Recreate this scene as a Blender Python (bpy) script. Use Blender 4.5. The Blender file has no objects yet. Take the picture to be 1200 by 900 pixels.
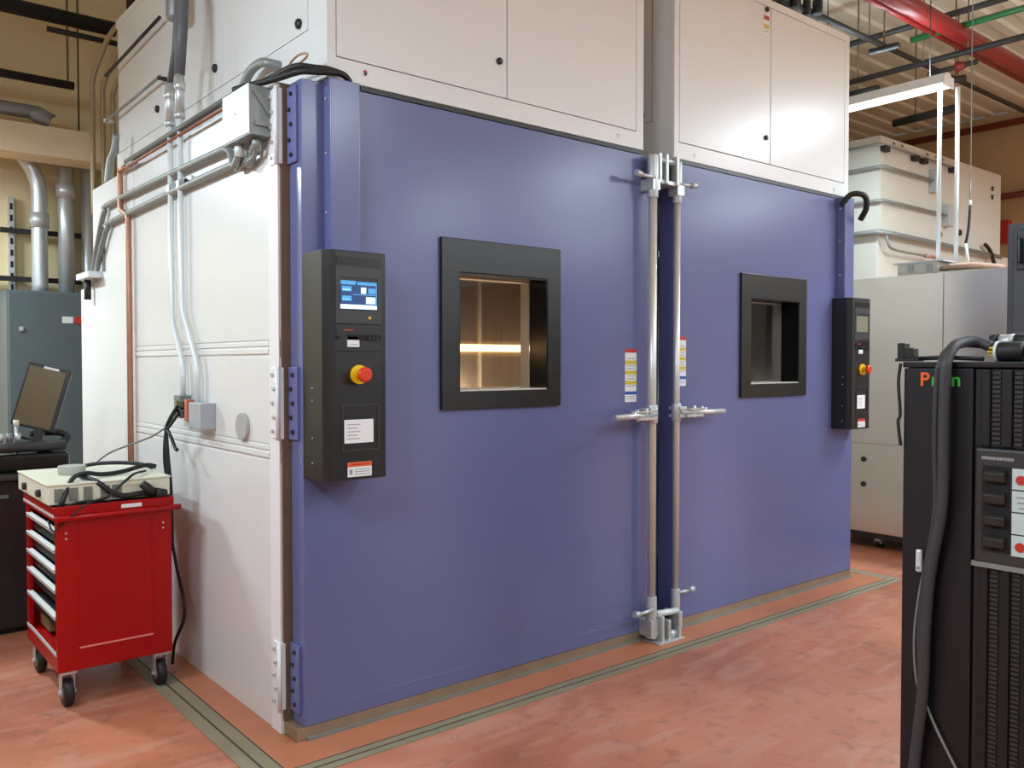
import bpy, bmesh, math, random
from mathutils import Vector, Matrix
random.seed(7)
S = bpy.context.scene
COL = S.collection

# ------------------------------------------------------------------ camera
cam_d = bpy.data.cameras.new('camera')
cam_d.sensor_width = 36.0
cam_d.lens = 1013.0 / 1200.0 * 36.0
cam_d.clip_end = 100
cam = bpy.data.objects.new('camera', cam_d)
COL.objects.link(cam)
cam.location = (0, 0, 1.55)
cam.rotation_euler = (math.radians(90 - 1.414), 0, math.radians(50.5 - 90))
S.camera = cam

# ------------------------------------------------------------------ world, exposure
S.view_settings.view_transform = 'Standard'
S.view_settings.look = 'None'
S.view_settings.gamma = 1
S.view_settings.use_curve_mapping = False
S.view_settings.exposure = 0.06
W = bpy.data.worlds.new('world')
S.world = W
W.use_nodes = True
W.node_tree.nodes['Background'].inputs[0].default_value = (0.95, 1.0, 0.98, 1)
W.node_tree.nodes['Background'].inputs[1].default_value = 0.1

LAMP_POWER = 66.0
LAMP_COLOR = (0.795, 0.968, 1.085)
# each entry: x, y0, y1 of one fluorescent fixture (they run parallel to the chamber side)
LAMPS = [(7.2, 3.19, 4.41), (7.2, 0.9, 2.12), (7.2, -1.6, -0.38), (7.2, -4.6, -3.38),
         (3.6, -1.4, -0.18), (3.6, -4.6, -3.38), (0.4, -3.0, -1.78),
         (-0.9, 0.4, 1.62), (-0.9, 2.8, 4.02), (-0.3, 6.5, 7.72),  # last of these added out of view to brighten the back wall
         (10.2, 1.0, 2.22), (10.2, -1.6, -0.38), (10.2, -4.6, -3.38)]
LOW = (-0.9, -0.3)                 # rows hung lower over the side aisle
LAMP_GAIN = {(-0.9, 0.4): 1.05, (-0.9, 2.8): 1.15, (-0.3, 6.5): 2.5, (7.2, 3.19): .8, (7.2, 0.9): 1.25, (7.2, -1.6): 1.2, (10.2, -1.6): 1.5, (7.2, -4.6): 2.2, (10.2, -4.6): 2.0}   # power factor per fixture, set only to balance the brightness

# ------------------------------------------------------------------ materials
def lin(c):
    c = c / 255.0
    return c / 12.92 if c <= 0.04045 else ((c + 0.055) / 1.055) ** 2.4
def rgb(r, g, b):
    return (lin(r), lin(g), lin(b), 1)
MATS = {}
def mat(name, col, rough=0.5, metal=0.0, var=0.06, scale=6.0, bump=0.0, bscale=80.0, emit=0.0, coat=0.0,
        stretch=None, spec=None):
    if name in MATS:
        return MATS[name]
    m = bpy.data.materials.new(name)
    m.use_nodes = True
    nt = m.node_tree
    b = nt.nodes['Principled BSDF']
    tc = nt.nodes.new('ShaderNodeTexCoord')
    mp = nt.nodes.new('ShaderNodeMapping')
    nt.links.new(tc.outputs['Object'], mp.inputs[0])
    if stretch:
        mp.inputs['Scale'].default_value = stretch
    n = nt.nodes.new('ShaderNodeTexNoise')
    n.inputs['Scale'].default_value = scale
    n.inputs['Detail'].default_value = 4
    nt.links.new(mp.outputs[0], n.inputs['Vector'])
    mx = nt.nodes.new('ShaderNodeMix')
    mx.data_type = 'RGBA'
    c = rgb(*col)
    mx.inputs[6].default_value = tuple(x * (1 - var) for x in c[:3]) + (1,)
    mx.inputs[7].default_value = tuple(min(1, x * (1 + var)) for x in c[:3]) + (1,)
    nt.links.new(n.outputs['Fac'], mx.inputs[0])
    nt.links.new(mx.outputs[2], b.inputs['Base Color'])
    b.inputs['Roughness'].default_value = rough
    b.inputs['Metallic'].default_value = metal
    if spec is not None:
        b.inputs['Specular IOR Level'].default_value = spec
    if coat:
        b.inputs['Coat Weight'].default_value = coat
        b.inputs['Coat Roughness'].default_value = 0.15
    if bump:
        n2 = nt.nodes.new('ShaderNodeTexNoise')
        n2.inputs['Scale'].default_value = bscale
        nt.links.new(mp.outputs[0], n2.inputs['Vector'])
        bp = nt.nodes.new('ShaderNodeBump')
        bp.inputs['Strength'].default_value = bump
        bp.inputs['Distance'].default_value = 0.002
        nt.links.new(n2.outputs['Fac'], bp.inputs['Height'])
        nt.links.new(bp.outputs[0], b.inputs['Normal'])
    if emit:
        nt.links.new(mx.outputs[2], b.inputs['Emission Color'])
        b.inputs['Emission Strength'].default_value = emit
    MATS[name] = m
    return m

WHITE = mat('white_enamel', (226, 226, 224), 0.30, var=0.015, bump=0.03, bscale=14)
WHITE2 = mat('white_trim', (236, 236, 236), 0.42, var=0.01)
BLUE = mat('blue_enamel', (101, 107, 152), 0.25, var=0.02, scale=1.3, bump=0.10, bscale=7)
BLUELT = mat('blue_hinge_paint', (104, 108, 160), 0.35, var=0.05)
BLACK = mat('black_paint', (30, 30, 31), 0.38, var=0.15)
BLACKG = mat('black_gloss', (22, 21, 21), 0.22, var=0.1)
CHAR = mat('charcoal_textured', (52, 51, 50), 0.42, var=0.1, bump=0.2, bscale=200)
DARK = mat('dark_gap', (20, 19, 22), 0.8)
GAP = mat('panel_gap', (70, 68, 66), 0.8)
RUBBER = mat('black_rubber', (24, 24, 25), 0.55, var=0.2)
STEEL = mat('galvanised_steel', (200, 204, 204), 0.38, 0.5, var=0.10, scale=20)
ZINC = mat('zinc_conduit', (205, 210, 210), 0.36, 0.6, var=0.06, scale=12)
WCON = mat('white_conduit', (226, 232, 232), 0.35, 0.15, var=0.03)
GCON = mat('grey_conduit', (140, 143, 140), 0.45, 0.35, var=0.1, scale=15)
CHROME = mat('bright_bar', (214, 210, 206), 0.3, 0.45, var=0.03)
STAIN = mat('stainless', (206, 198, 186), 0.30, 0.92, var=0.05, scale=3, bump=0.12, bscale=3.0, stretch=(1, 1, 1))
BRUSH = mat('brushed_stainless', (200, 190, 178), 0.38, 0.95, var=0.22, scale=14, bump=0.3, bscale=40, stretch=(6, 6, .15))
COPPER = mat('copper', (184, 136, 108), 0.45, 0.4, var=0.22, scale=14)
GASKET = mat('brown_gasket', (120, 96, 74), 0.5, 0.2, var=0.25, scale=9)
SILL = mat('worn_sill_metal', (158, 140, 118), 0.45, 0.5, var=0.25, scale=9)
RED = mat('red_enamel', (164, 2, 2), 0.35, var=0.05, spec=.3)
REDP = mat('red_sprinkler_pipe', (126, 24, 20), 0.4, var=0.15)
DRED = mat('dark_red_pipe', (110, 40, 28), 0.45, var=0.15)
GREEN = mat('green_pipe', (36, 98, 52), 0.45, var=0.1)
BPIPE = mat('black_pipe', (34, 30, 28), 0.6, var=0.2)
TANP = mat('tan_painted_steel', (104, 90, 62), 0.55, var=0.08)
CREAM = mat('cream_beam', (228, 208, 172), 0.6, var=0.06, scale=3)
TANBEAM = mat('tan_conduit', (168, 150, 118), 0.5, 0.2, var=0.1)
GREY = mat('grey_enclosure', (92, 103, 104), 0.45, var=0.04)
DGREY = mat('dark_grey_cabinet', (74, 76, 80), 0.45, var=0.05)
LGREY = mat('light_grey_box', (176, 180, 188), 0.4, 0.2, var=0.04)
DISC = mat('grey_cap', (176, 174, 170), 0.5, var=0.05)
IVORY = mat('ivory_case', (226, 224, 202), 0.45, var=0.04)
CABIN = mat('blue_black_cabinet', (17, 18, 26), 0.42, var=0.12, scale=3, bump=0.05, bscale=60)
YELLOW = mat('yellow_plastic', (240, 196, 20), 0.35)
REDB = mat('red_button', (214, 60, 30), 0.3)
ALU = mat('pull_aluminium', (206, 204, 198), .4, .15, var=.04)
OFFW = mat('off_white_enamel', (204, 201, 190), .4, var=.02)
ORANGE = mat('orange_print', (226, 100, 34), 0.5)
OREL = mat('orange_letters', (236, 100, 30), 0.5, emit=0.05)
GREL = mat('green_letters', (60, 180, 60), 0.5, emit=0.05)
PAPER = mat('paper', (236, 236, 238), 0.6, var=0.02)
PRINTG = mat('grey_print', (150, 150, 155), 0.6)
PRED = mat('red_print', (190, 50, 40), 0.5)
PYEL = mat('yellow_print', (214, 190, 60), 0.5)
PBLUE = mat('blue_print', (30, 90, 170), 0.5)
MINT = mat('mint_label', (196, 214, 210), 0.5, var=0.03)
BRONZE = mat('bronze_screen', (104, 88, 62), 0.35, 0.3, var=0.08, scale=4)
WOOD = mat('tan_flange', (166, 132, 112), 0.5, var=0.1)
SCR = mat('lit_screen', (70, 140, 190), 0.2, emit=0.85)
SCRD = mat('lit_screen_dark', (24, 58, 110), 0.2, emit=0.6)
SCRW = mat('lit_screen_white', (200, 240, 250), 0.2, emit=1.0)
SCRO = mat('idle_screen', (120, 120, 100), 0.2, emit=0.15)  # faint emission put into the idle screen's colour
TUBE = mat('fluorescent_diffuser', (255, 250, 238), 0.4, var=0.0, emit=3.0)
WARM = mat('warm_reflection_glow', (255, 205, 140), 0.4, var=0.0, emit=4.0)
WARMD = mat('dim_added_glow', (205, 220, 230), 0.4, var=0.0, emit=0.3)
WALLM = mat('beige_wall', (226, 206, 162), 0.8, var=0.05, scale=1.2, bump=0.1, bscale=30)
WALLN = mat('pale_wall', (214, 214, 210), 0.8, var=0.02)
WALLB = mat('tan_far_wall', (192, 164, 120), 0.8, var=0.05, scale=1.2)
CEILM = mat('beige_deck', (222, 218, 196), 0.7, var=0.06, scale=2)
GREYGRN = mat('grey_green_inlay', (142, 132, 108), 0.55, var=0.2, scale=5, bump=0.2)
INLAYD = mat('dark_inlay_line', (70, 64, 54), 0.6, var=0.2)
CURB = mat('orange_slab_paint', (190, 118, 84), 0.4, var=0.12, scale=5, bump=0.1, bscale=20)

def glass_mat():
    m = bpy.data.materials.new('window_glass'); m.use_nodes = True
    nt = m.node_tree
    b = nt.nodes['Principled BSDF']
    b.inputs['Base Color'].default_value = (1, 1, 1, 1)
    b.inputs['Roughness'].default_value = 0.02
    b.inputs['Transmission Weight'].default_value = 1.0
    b.inputs['IOR'].default_value = 1.2
    MATS['glass'] = m
    return m
GLASS = glass_mat()

def floor_mat():
    m = bpy.data.materials.new('stained_concrete'); m.use_nodes = True
    nt = m.node_tree; L = nt.links.new
    b = nt.nodes['Principled BSDF']
    tc = nt.nodes.new('ShaderNodeTexCoord')
    def noise(sc, det=5, st=None, dist=0.0):
        mp = nt.nodes.new('ShaderNodeMapping')
        if st: mp.inputs['Scale'].default_value = st
        L(tc.outputs['Object'], mp.inputs[0])
        n = nt.nodes.new('ShaderNodeTexNoise')
        n.inputs['Scale'].default_value = sc; n.inputs['Detail'].default_value = det
        n.inputs['Distortion'].default_value = dist
        L(mp.outputs[0], n.inputs['Vector'])
        return n
    def ramp(n, stops):
        r = nt.nodes.new('ShaderNodeValToRGB')
        while len(r.color_ramp.elements) < len(stops): r.color_ramp.elements.new(0.5)
        for e, (p, c) in zip(r.color_ramp.elements, stops):
            e.position = p; e.color = c
        L(n.outputs['Fac'], r.inputs[0]); return r
    def mix(a, bb, f, mode='MIX', fac=None):
        x = nt.nodes.new('ShaderNodeMix'); x.data_type = 'RGBA'; x.blend_type = mode
        L(a, x.inputs[6])
        if hasattr(bb, 'links') or hasattr(bb, 'is_linked'): L(bb, x.inputs[7])
        else: x.inputs[7].default_value = bb
        if f is not None: L(f, x.inputs[0])
        else: x.inputs[0].default_value = fac
        return x.outputs[2]
    base = ramp(noise(0.9, 6, None, 0.6), [(0.3, rgb(158, 92, 66)), (0.52, rgb(192, 118, 88)), (0.72, rgb(208, 136, 104))])
    # broad worn grey streaks and fine scuffs
    st = ramp(noise(3.2, 8, (0.5, 2.2, 1), 1.5), [(0.48, (0, 0, 0, 1)), (0.66, (1, 1, 1, 1))])
    mul = nt.nodes.new('ShaderNodeMath'); mul.operation = 'MULTIPLY'; mul.inputs[1].default_value = 0.38
    L(st.outputs[0], mul.inputs[0])
    c1 = mix(base.outputs[0], rgb(204, 158, 138), mul.outputs[0])
    sp = ramp(noise(14, 6, (1, 1, 1), 0.4), [(0.55, (0, 0, 0, 1)), (0.75, (1, 1, 1, 1))])
    mul2 = nt.nodes.new('ShaderNodeMath'); mul2.operation = 'MULTIPLY'; mul2.inputs[1].default_value = 0.45
    L(sp.outputs[0], mul2.inputs[0])
    c2 = mix(c1, rgb(112, 72, 58), mul2.outputs[0])
    L(c2, b.inputs['Base Color'])
    rr = nt.nodes.new('ShaderNodeMapRange')
    rr.inputs[3].default_value = 0.30; rr.inputs[4].default_value = 0.5
    L(noise(4, 4).outputs['Fac'], rr.inputs[0]); L(rr.outputs[0], b.inputs['Roughness'])
    bp = nt.nodes.new('ShaderNodeBump'); bp.inputs['Strength'].default_value = 0.12; bp.inputs['Distance'].default_value = 0.003
    L(noise(30, 4).outputs['Fac'], bp.inputs['Height']); L(bp.outputs[0], b.inputs['Normal'])
    return m
FLOORM = floor_mat()

# ------------------------------------------------------------------ mesh helpers
ORI = {}          # world origin of every object made here
class MB:
    def __init__(s): s.bm = bmesh.new(); s.mats = []
    def mi(s, m):
        if m is None: return 0
        if m not in s.mats: s.mats.append(m)
        return s.mats.index(m)
    def quad(s, pts, m=None):
        f = s.bm.faces.new([s.bm.verts.new(p) for p in pts]); f.material_index = s.mi(m); return f
    def box(s, a, b, m=None):
        x0, x1 = sorted((a[0], b[0])); y0, y1 = sorted((a[1], b[1])); z0, z1 = sorted((a[2], b[2]))
        v = [s.bm.verts.new(p) for p in ((x0,y0,z0),(x1,y0,z0),(x1,y1,z0),(x0,y1,z0),(x0,y0,z1),(x1,y0,z1),(x1,y1,z1),(x0,y1,z1))]
        k = s.mi(m)
        for q in ((0,3,2,1),(4,5,6,7),(0,1,5,4),(1,2,6,5),(2,3,7,6),(3,0,4,7)):
            s.bm.faces.new([v[i] for i in q]).material_index = k
        return s
    def prism(s, poly, axis, a, b, m=None):
        # poly in the two other axes (cyclic order), extruded a..b along axis
        def P(p, t):
            return {0: (t, p[0], p[1]), 1: (p[0], t, p[1]), 2: (p[0], p[1], t)}[axis]
        A = [s.bm.verts.new(P(p, a)) for p in poly]; B = [s.bm.verts.new(P(p, b)) for p in poly]
        k = s.mi(m); n = len(poly); fs = [s.bm.faces.new(A), s.bm.faces.new(B[::-1])]
        for i in range(n): fs.append(s.bm.faces.new((A[i], B[i], B[(i+1) % n], A[(i+1) % n])))
        for f in fs: f.material_index = k
        return s
    def ringplate(s, x0, x1, z0, z1, hx0, hx1, hz0, hz1, ya, yb, m=None):
        # plate in the XZ plane with a rectangular hole
        k = s.mi(m); O = [(x0,z0),(x1,z0),(x1,z1),(x0,z1)]; H = [(hx0,hz0),(hx1,hz0),(hx1,hz1),(hx0,hz1)]
        vo = [[s.bm.verts.new((x, y, z)) for x, z in O] for y in (ya, yb)]
        vh = [[s.bm.verts.new((x, y, z)) for x, z in H] for y in (ya, yb)]
        for i in range(4):
            j = (i+1) % 4
            for q in ((vo[0][i], vo[0][j], vh[0][j], vh[0][i]), (vo[1][j], vo[1][i], vh[1][i], vh[1][j]),
                      (vo[0][j], vo[0][i], vo[1][i], vo[1][j]), (vh[0][i], vh[0][j], vh[1][j], vh[1][i])):
                s.bm.faces.new(q).material_index = k
        return s
    def tube(s, pts, r, n=10, m=None, smooth=0, closed=False):
        P = [Vector(p) for p in pts]
        if smooth:
            Q = []
            for i in range(len(P)-1):
                p0 = P[max(i-1, 0)]; p1 = P[i]; p2 = P[i+1]; p3 = P[min(i+2, len(P)-1)]
                for t in range(smooth):
                    u = t / smooth
                    Q.append(0.5*((2*p1)+(p2-p0)*u+(2*p0-5*p1+4*p2-p3)*u*u+(3*p1-p0-3*p2+p3)*u**3))
            P = Q + [P[-1]]
        rr = r if isinstance(r, (list, tuple)) else [r]*len(P)
        k = s.mi(m); up = None; rings = []
        for i, p in enumerate(P):
            if i == 0: t = P[1]-P[0]
            elif i == len(P)-1: t = P[-1]-P[-2]
            else: t = (P[i+1]-P[i]).normalized() + (P[i]-P[i-1]).normalized()
            t.normalize()
            if up is None:
                up = Vector((0,0,1)) if abs(t.z) < .9 else Vector((1,0,0))
            a = (up - t*up.dot(t)).normalized(); b = t.cross(a); up = a
            rings.append([s.bm.verts.new(p + (a*math.cos(2*math.pi*j/n)+b*math.sin(2*math.pi*j/n))*rr[min(i, len(rr)-1)]) for j in range(n)])
        for i in range(len(rings)-1):
            for j in range(n):
                f = s.bm.faces.new((rings[i][j], rings[i][(j+1)%n], rings[i+1][(j+1)%n], rings[i+1][j]))
                f.material_index = k; f.smooth = True
        s.bm.faces.new(rings[0][::-1]).material_index = k; s.bm.faces.new(rings[-1]).material_index = k
        return s
    def cyl(s, a, b, r, n=16, m=None): return s.tube([a, b], r, n, m)
    def build(s, name, m=None, parent=None, bevel=0.0, org=None, **props):
        bm = s.bm
        bmesh.ops.recalc_face_normals(bm, faces=bm.faces)
        if parent is not None: o0 = ORI[parent.name]
        elif org is not None: o0 = Vector(org)
        else:
            xs = [v.co for v in bm.verts]
            o0 = Vector(((min(v.x for v in xs)+max(v.x for v in xs))/2, (min(v.y for v in xs)+max(v.y for v in xs))/2, min(v.z for v in xs)))
        bmesh.ops.translate(bm, verts=bm.verts, vec=-o0)
        me = bpy.data.meshes.new(name); bm.to_mesh(me); bm.free()
        if s.mats and m is None:
            for q in s.mats: me.materials.append(q)
        else:
            me.materials.append(m)
        o = bpy.data.objects.new(name, me); COL.objects.link(o)
        if parent is not None: o.parent = parent
        else: o.location = o0
        ORI[o.name] = o0
        if bevel:
            md = o.modifiers.new('bevel', 'BEVEL'); md.width = bevel; md.segments = 2; md.limit_method = 'ANGLE'
        for k, v in props.items(): o[k] = v
        return o
def tag(o, label, cat, group=None):
    o['label'] = label; o['category'] = cat
    if group: o['group'] = group
    return o
def empty(name, loc, label, cat, group=None):
    o = bpy.data.objects.new(name, None); COL.objects.link(o); o.location = loc; o.empty_display_size = .1
    ORI[o.name] = Vector(loc)
    return tag(o, label, cat, group)
def box(name, a, b, m, parent=None, bevel=0.0, **p): return MB().box(a, b).build(name, m, parent, bevel, **p)
def tube(name, pts, r, m, parent=None, n=10, smooth=0, **p): return MB().tube(pts, r, n, None, smooth).build(name, m, parent, **p)
def struct(o): o['kind'] = 'structure'; return o
def copy_tree(o, loc=None, parent=None):
    c = o.copy(); COL.objects.link(c)
    ORI[c.name] = Vector(loc) if loc is not None else ORI.get(o.name, Vector())
    if parent: c.parent = parent
    if loc is not None: c.location = loc
    for ch in list(o.children): copy_tree(ch, None, c)
    return c
def text(name, body, size, loc, rot, m, parent, extrude=0.0006):
    cu = bpy.data.curves.new(name, 'FONT'); cu.body = body; cu.size = size; cu.extrude = extrude; cu.offset = size*0.02
    t = bpy.data.objects.new('tmp', cu); COL.objects.link(t)
    bpy.context.view_layer.update()
    me = bpy.data.meshes.new_from_object(t.evaluated_get(bpy.context.evaluated_depsgraph_get()))
    bpy.data.objects.remove(t)
    me.materials.clear(); me.materials.append(m)
    me.transform(Matrix.Translation(Vector(loc) - ORI[parent.name]) @ rot.to_4x4())
    o = bpy.data.objects.new(name, me); COL.objects.link(o); o.parent = parent; ORI[o.name] = ORI[parent.name]
    return o

# ------------------------------------------------------------------ the room
struct(box('floor', (-4, -6, -0.1), (13.7, 8.2, 0), FLOORM))
struct(box('wall_back', (-4, 8.2, 0), (13.7, 8.35, 5.2), WALLM))
struct(box('wall_right', (13.7, -6, 0), (13.85, 8.35, 5.2), WALLB))
struct(box('wall_left', (-4.15, -6, 0), (-4, 8.35, 5.2), WALLN))
struct(box('wall_front', (-4.15, -6.15, 0), (13.85, -6, 5.2), WALLN))
# corrugated roof deck, ribs run along the chamber fronts
mb = MB(); per = 0.30; x = -6.0
pts = []
while x < 8.3:
    pts += [(x, 5.2), (x+.11, 5.2), (x+.14, 5.228), (x+.27, 5.228)]; x += per
pts = pts + [(8.6, 5.2), (8.6, 5.35), (-6.0, 5.35)]
mb.prism([(a, b) for a, b in pts], 0, -4.0, 13.7)
struct(mb.build('ceiling', CEILM))

# inlaid grey-green strips and the painted slab round the chambers
def strip(name, a, b, m): return struct(box(name, a, b, m))
strip('trim_1', (1.278, 2.955, 0), (1.398, 6.75, .003), GREYGRN)
strip('trim_2', (1.398, 2.955, 0), (6.07, 3.042, .003), GREYGRN)
strip('trim_3', (5.98, 3.042, 0), (6.07, 6.75, .003), GREYGRN)
strip('trim_4', (1.335, 3.0, .003), (1.343, 6.7, .0045), INLAYD)
strip('trim_5', (1.343, 2.995, .003), (6.02, 3.001, .0045), INLAYD)
strip('trim_6', (1.398, 3.046, 0), (1.404, 6.75, .004), INLAYD)
strip('trim_7', (1.404, 3.042, 0), (5.98, 3.047, .004), INLAYD)
strip('trim_8', (1.404, 3.047, 0), (1.53, 6.75, .0035), CURB)
strip('trim_9', (1.53, 3.047, 0), (5.98, 3.24, .0035), CURB)

# ------------------------------------------------------------------ ceiling lamps
def make_lamp(x, y0, y1, label, group=None, z=3.8):
    if x in LOW: z = 3.35
    g = empty('ceiling_lamp', (x, (y0+y1)/2, z), label, 'lamp', group)
    h = MB(); w = .085
    h.prism([(x-w, z), (x-w+.03, z+.055), (x-.03, z+.09), (x+.03, z+.09), (x+w-.03, z+.055), (x+w, z), (x+w-.008, z), (x-w+.008, z)], 1, y0, y1)
    h.build('housing', WHITE2, g)
    MB().prism([(x-w+.01, z), (x-.05, z-.022), (x+.05, z-.022), (x+w-.01, z)], 1, y0+.015, y1-.015).build('diffuser', TUBE, g)
    for yy in (y0+.15, y1-.15): tube('hanger', [(x, yy, z+.09), (x, yy, 5.2)], .004, BPIPE, g, 6)
    for e in (y0, y1): box('end_cap', (x-w-.002, e-.006, z-.024), (x+w+.002, e+.006, z+.06), WHITE2, g)
    ld = bpy.data.lights.new('tube_light', 'AREA'); ld.shape = 'RECTANGLE'; ld.size = .14; ld.size_y = y1-y0-.05
    ld.energy = LAMP_POWER * LAMP_GAIN.get((x, y0), 1.0); ld.color = LAMP_COLOR
    lo = bpy.data.objects.new('tube_light', ld); COL.objects.link(lo); lo.parent = g; lo.location = (0, 0, -.035)
    if x == -0.9: lo.rotation_euler = (0, -0.95, 0)      # light alone tilted to brighten the side wall, housing stays level
    lu = bpy.data.lights.new('uplight', 'AREA'); lu.shape = 'RECTANGLE'; lu.size = .10; lu.size_y = y1-y0-.05     # extra light added above the closed housing to brighten the ceiling
    lu.energy = LAMP_POWER * (.06 if x in LOW else .26); lu.color = LAMP_COLOR
    lo = bpy.data.objects.new('uplight', lu); COL.objects.link(lo); lo.parent = g; lo.location = (0, 0, .10); lo.rotation_euler = (math.pi, 0, 0)
    return g
for i, (x, y0, y1) in enumerate(LAMPS):
    if i == 0: make_lamp(x, y0, y1, 'long white fluorescent lamp hanging at right, glowing above the far white chamber')
    else: make_lamp(x, y0, y1, 'white fluorescent lamp outside the picture lighting the hall', 'hall lamps out of view')

# ------------------------------------------------------------------ the two blue-doored test chambers
def bolts(mb, pts, ax, r=.007, h=.008, n=8):
    for p in pts:
        q = list(p); q[ax[0]] += ax[1]*h; mb.cyl(p, q, r, n)

def label_strip(parent, x0, x1, z0, z1, y, label):
    """warning label: red head, yellow pictogram rows, blue notice (seen on both doors)"""
    m = MB(); m.box((x0, y, z0), (x1, y-.0015, z1), PAPER)
    H = z1-z0
    def row(a, b, mm, ins=0.0): m.box((x0+ins*(x1-x0), y-.001, z1-b*H), (x1-ins*(x1-x0), y-.0022, z1-a*H), mm)
    row(0, .07, PRED)
    for k, a in enumerate((.22, .41, .60)):
        row(a, a+.07, PYEL); row(a-.045, a-.03, PRINTG, .15); row(a+.095, a+.108, PRINTG, .1)
    row(.80, .86, PBLUE); row(.89, .90, PRINTG, .12); row(.93, .94, PRINTG, .12)
    return m.build('warning_label', None, parent, label=label)

def chamber(k, bx0, bx1, dx0, dx1, ux0, ux1, win, panel, chase, label, hinge_side):
    R = empty('test_chamber', ((bx0+bx1)/2, 4.8, 0), label, 'test chamber')
    YB = 3.36; YE = 6.25 if k == 0 else 6.6
    # body: side walls, back, roof, floor, front frame behind the door
    wx0, wx1, wz0, wz1 = win
    side = []
    if hinge_side < 0:     # visible left side, built from three wall panels with moulding bands
        P = []
        for (z0, z1) in ((.0, 1.135), (1.205, 1.575), (1.645, 2.70)):
            P.append(box('side_panel', (bx0, YB, z0), (bx0+.1, 5.34, z1), WHITE, R, .003))
        for (z0, z1) in ((1.135, 1.205), (1.575, 1.645)):
            m = MB(); m.box((bx0+.004, YB, z0), (bx0+.1, 5.34, z1))
            m.box((bx0-.004, 3.47, z0+.012), (bx0+.01, 5.34, z0+.035)); m.box((bx0-.002, 3.47, z0+.045), (bx0+.01, 5.34, z1-.006))
            m.build('moulding_band', WHITE, R, .002)
        box('rear_side_panel', (bx0-.003, 5.345, 0), (bx0+.1, YE, 2.70), WHITE, R, .003)
        box('rear_bay', (bx0, YE+.001, 0), (bx0+.9, 6.6, 2.06), WHITE, R, .003)
        box('corner_post', (bx0-.006, YB, .0), (bx0+.0, 3.455, 2.70), WHITE2, R, .002)
        bx_l = bx0
    else:
        box('side_panel', (bx0, YB, 0), (bx0+.1, YE, 2.70), WHITE, R)
    box('side_panel', (bx1-.1, YB, 0), (bx1, YE, 2.70), WHITE, R)
    box('rear_wall', (bx0+.1, YE-.1, 0), (bx1-.1, YE, 2.70), WHITE, R)
    box('roof_panel', (bx0+.1, YB, 2.6), (bx1-.1, YE-.1, 2.70), WHITE, R)
    box('floor_pan', (bx0+.1, YB, 0), (bx1-.1, YE-.1, .08), SILL, R)
    MB().ringplate(bx0+.004 if k == 0 else dx0+.02, dx1-.02, .059, 2.69, dx0+.15, dx1-.15, .2, 2.45, YB-.012, YB-.0005).build('door_gasket', GASKET, R)
    box('threshold', (dx0-.032 if k == 0 else dx0, 3.238, .0), (dx1+.0, YB, .058), SILL, R, .002)
    tr = MB(); tr.box((dx0+.01, 3.222, 0), (dx1, 3.238, .016)); tr.build('threshold_edge', GCON, R)
    # stainless interior liner around the window bay and its added lights
    il = MB(); a, b = wx0-.55, wx1+.62; a = max(a, bx0+.16); b = min(b, bx1-.12)
    il.box((a, 4.00, .4), (b, 4.02, 2.5)); il.box((a-.02, 3.42, .4), (a, 4.02, 2.5)); il.box((b, 3.42, .4), (b+.02, 4.02, 2.5))
    il.box((a, 3.42, .38), (b, 4.02, .4)); il.box((a, 3.42, 2.5), (b, 4.02, 2.52))
    il.build('interior_liner', BRUSH, R)
    for q in range(5):
        xx = a+.15+q*(b-a-.3)/4
        box('liner_rib', (xx, 3.985, .42), (xx+.012, 3.999, 2.48), CHROME, R)
    tz = 1.635 if hinge_side < 0 else 2.3
    tube('added_glow_tube', [(a+.05, 3.975, tz), (b-.02, 3.975, tz)], .019, WARM if hinge_side < 0 else WARMD, R, 10)  # glowing tube added; the warm one imitates a lamp's blurred reflection
    ld = bpy.data.lights.new('interior_glow', 'POINT'); ld.energy = 9.0 if hinge_side < 0 else .9
    ld.color = (1, .72, .42) if hinge_side < 0 else (.75, .9, 1); ld.shadow_soft_size = .08
    lo = bpy.data.objects.new('interior_glow', ld); COL.objects.link(lo); lo.parent = R
    lo.location = Vector(((wx0+wx1)/2+.35, 3.70, 1.30)) - ORI[R.name]
    # door slab with a hole for the window
    D = MB().ringplate(dx0, dx1, .06, 2.692, wx0+.098, wx1-.088, wz0+.084, wz1-.155, 3.235, 3.345).build('door', BLUE, R, .004)
    hx0, hx1, hz0, hz1 = wx0+.098, wx1-.088, wz0+.084, wz1-.155
    MB().ringplate(wx0, wx1, wz0, wz1, hx0, hx1, hz0, hz1, 3.217, 3.236).build('window_frame', mat('black_frame', (30, 30, 30), .33, var=.08), D, .003)
    j = MB(); t = .006
    j.box((hx0, 3.22, hz0), (hx0+t, 3.352, hz1)); j.box((hx1-t, 3.22, hz0), (hx1, 3.352, hz1)); j.box((hx0+t, 3.22, hz1-t), (hx1-t, 3.352, hz1))
    j.build('window_jamb', BLACKG, D)
    box('window_sill', (hx0+t, 3.22, hz0), (hx1-t, 3.352, hz0+t), ALU, D)
    MB().ringplate(hx0+t, hx1-t, hz0+t, hz1-t, hx0+.010, hx1-.010, hz0+.010, hz1-.010, 3.354, 3.419).build('inner_rim', ALU, D)
    box('window_pane', (hx0+t, 3.344, hz0+t), (hx1-t, 3.350, hz1-t), GLASS, D)
    # cable chase above the control panel
    cx0, cx1 = chase
    C = MB().box((cx0, 3.169, panel[3]-.02), (cx1, 3.235, 2.70)).build('cable_chase', BLUE, D, .004)
    m = MB()
    for zz in (2.62, 2.40, 2.16): bolts(m, [((cx0), 3.205, zz)], (0, -1), .006, .006)
    m.build('chase_screws', STEEL, D, kind='stuff')
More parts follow.
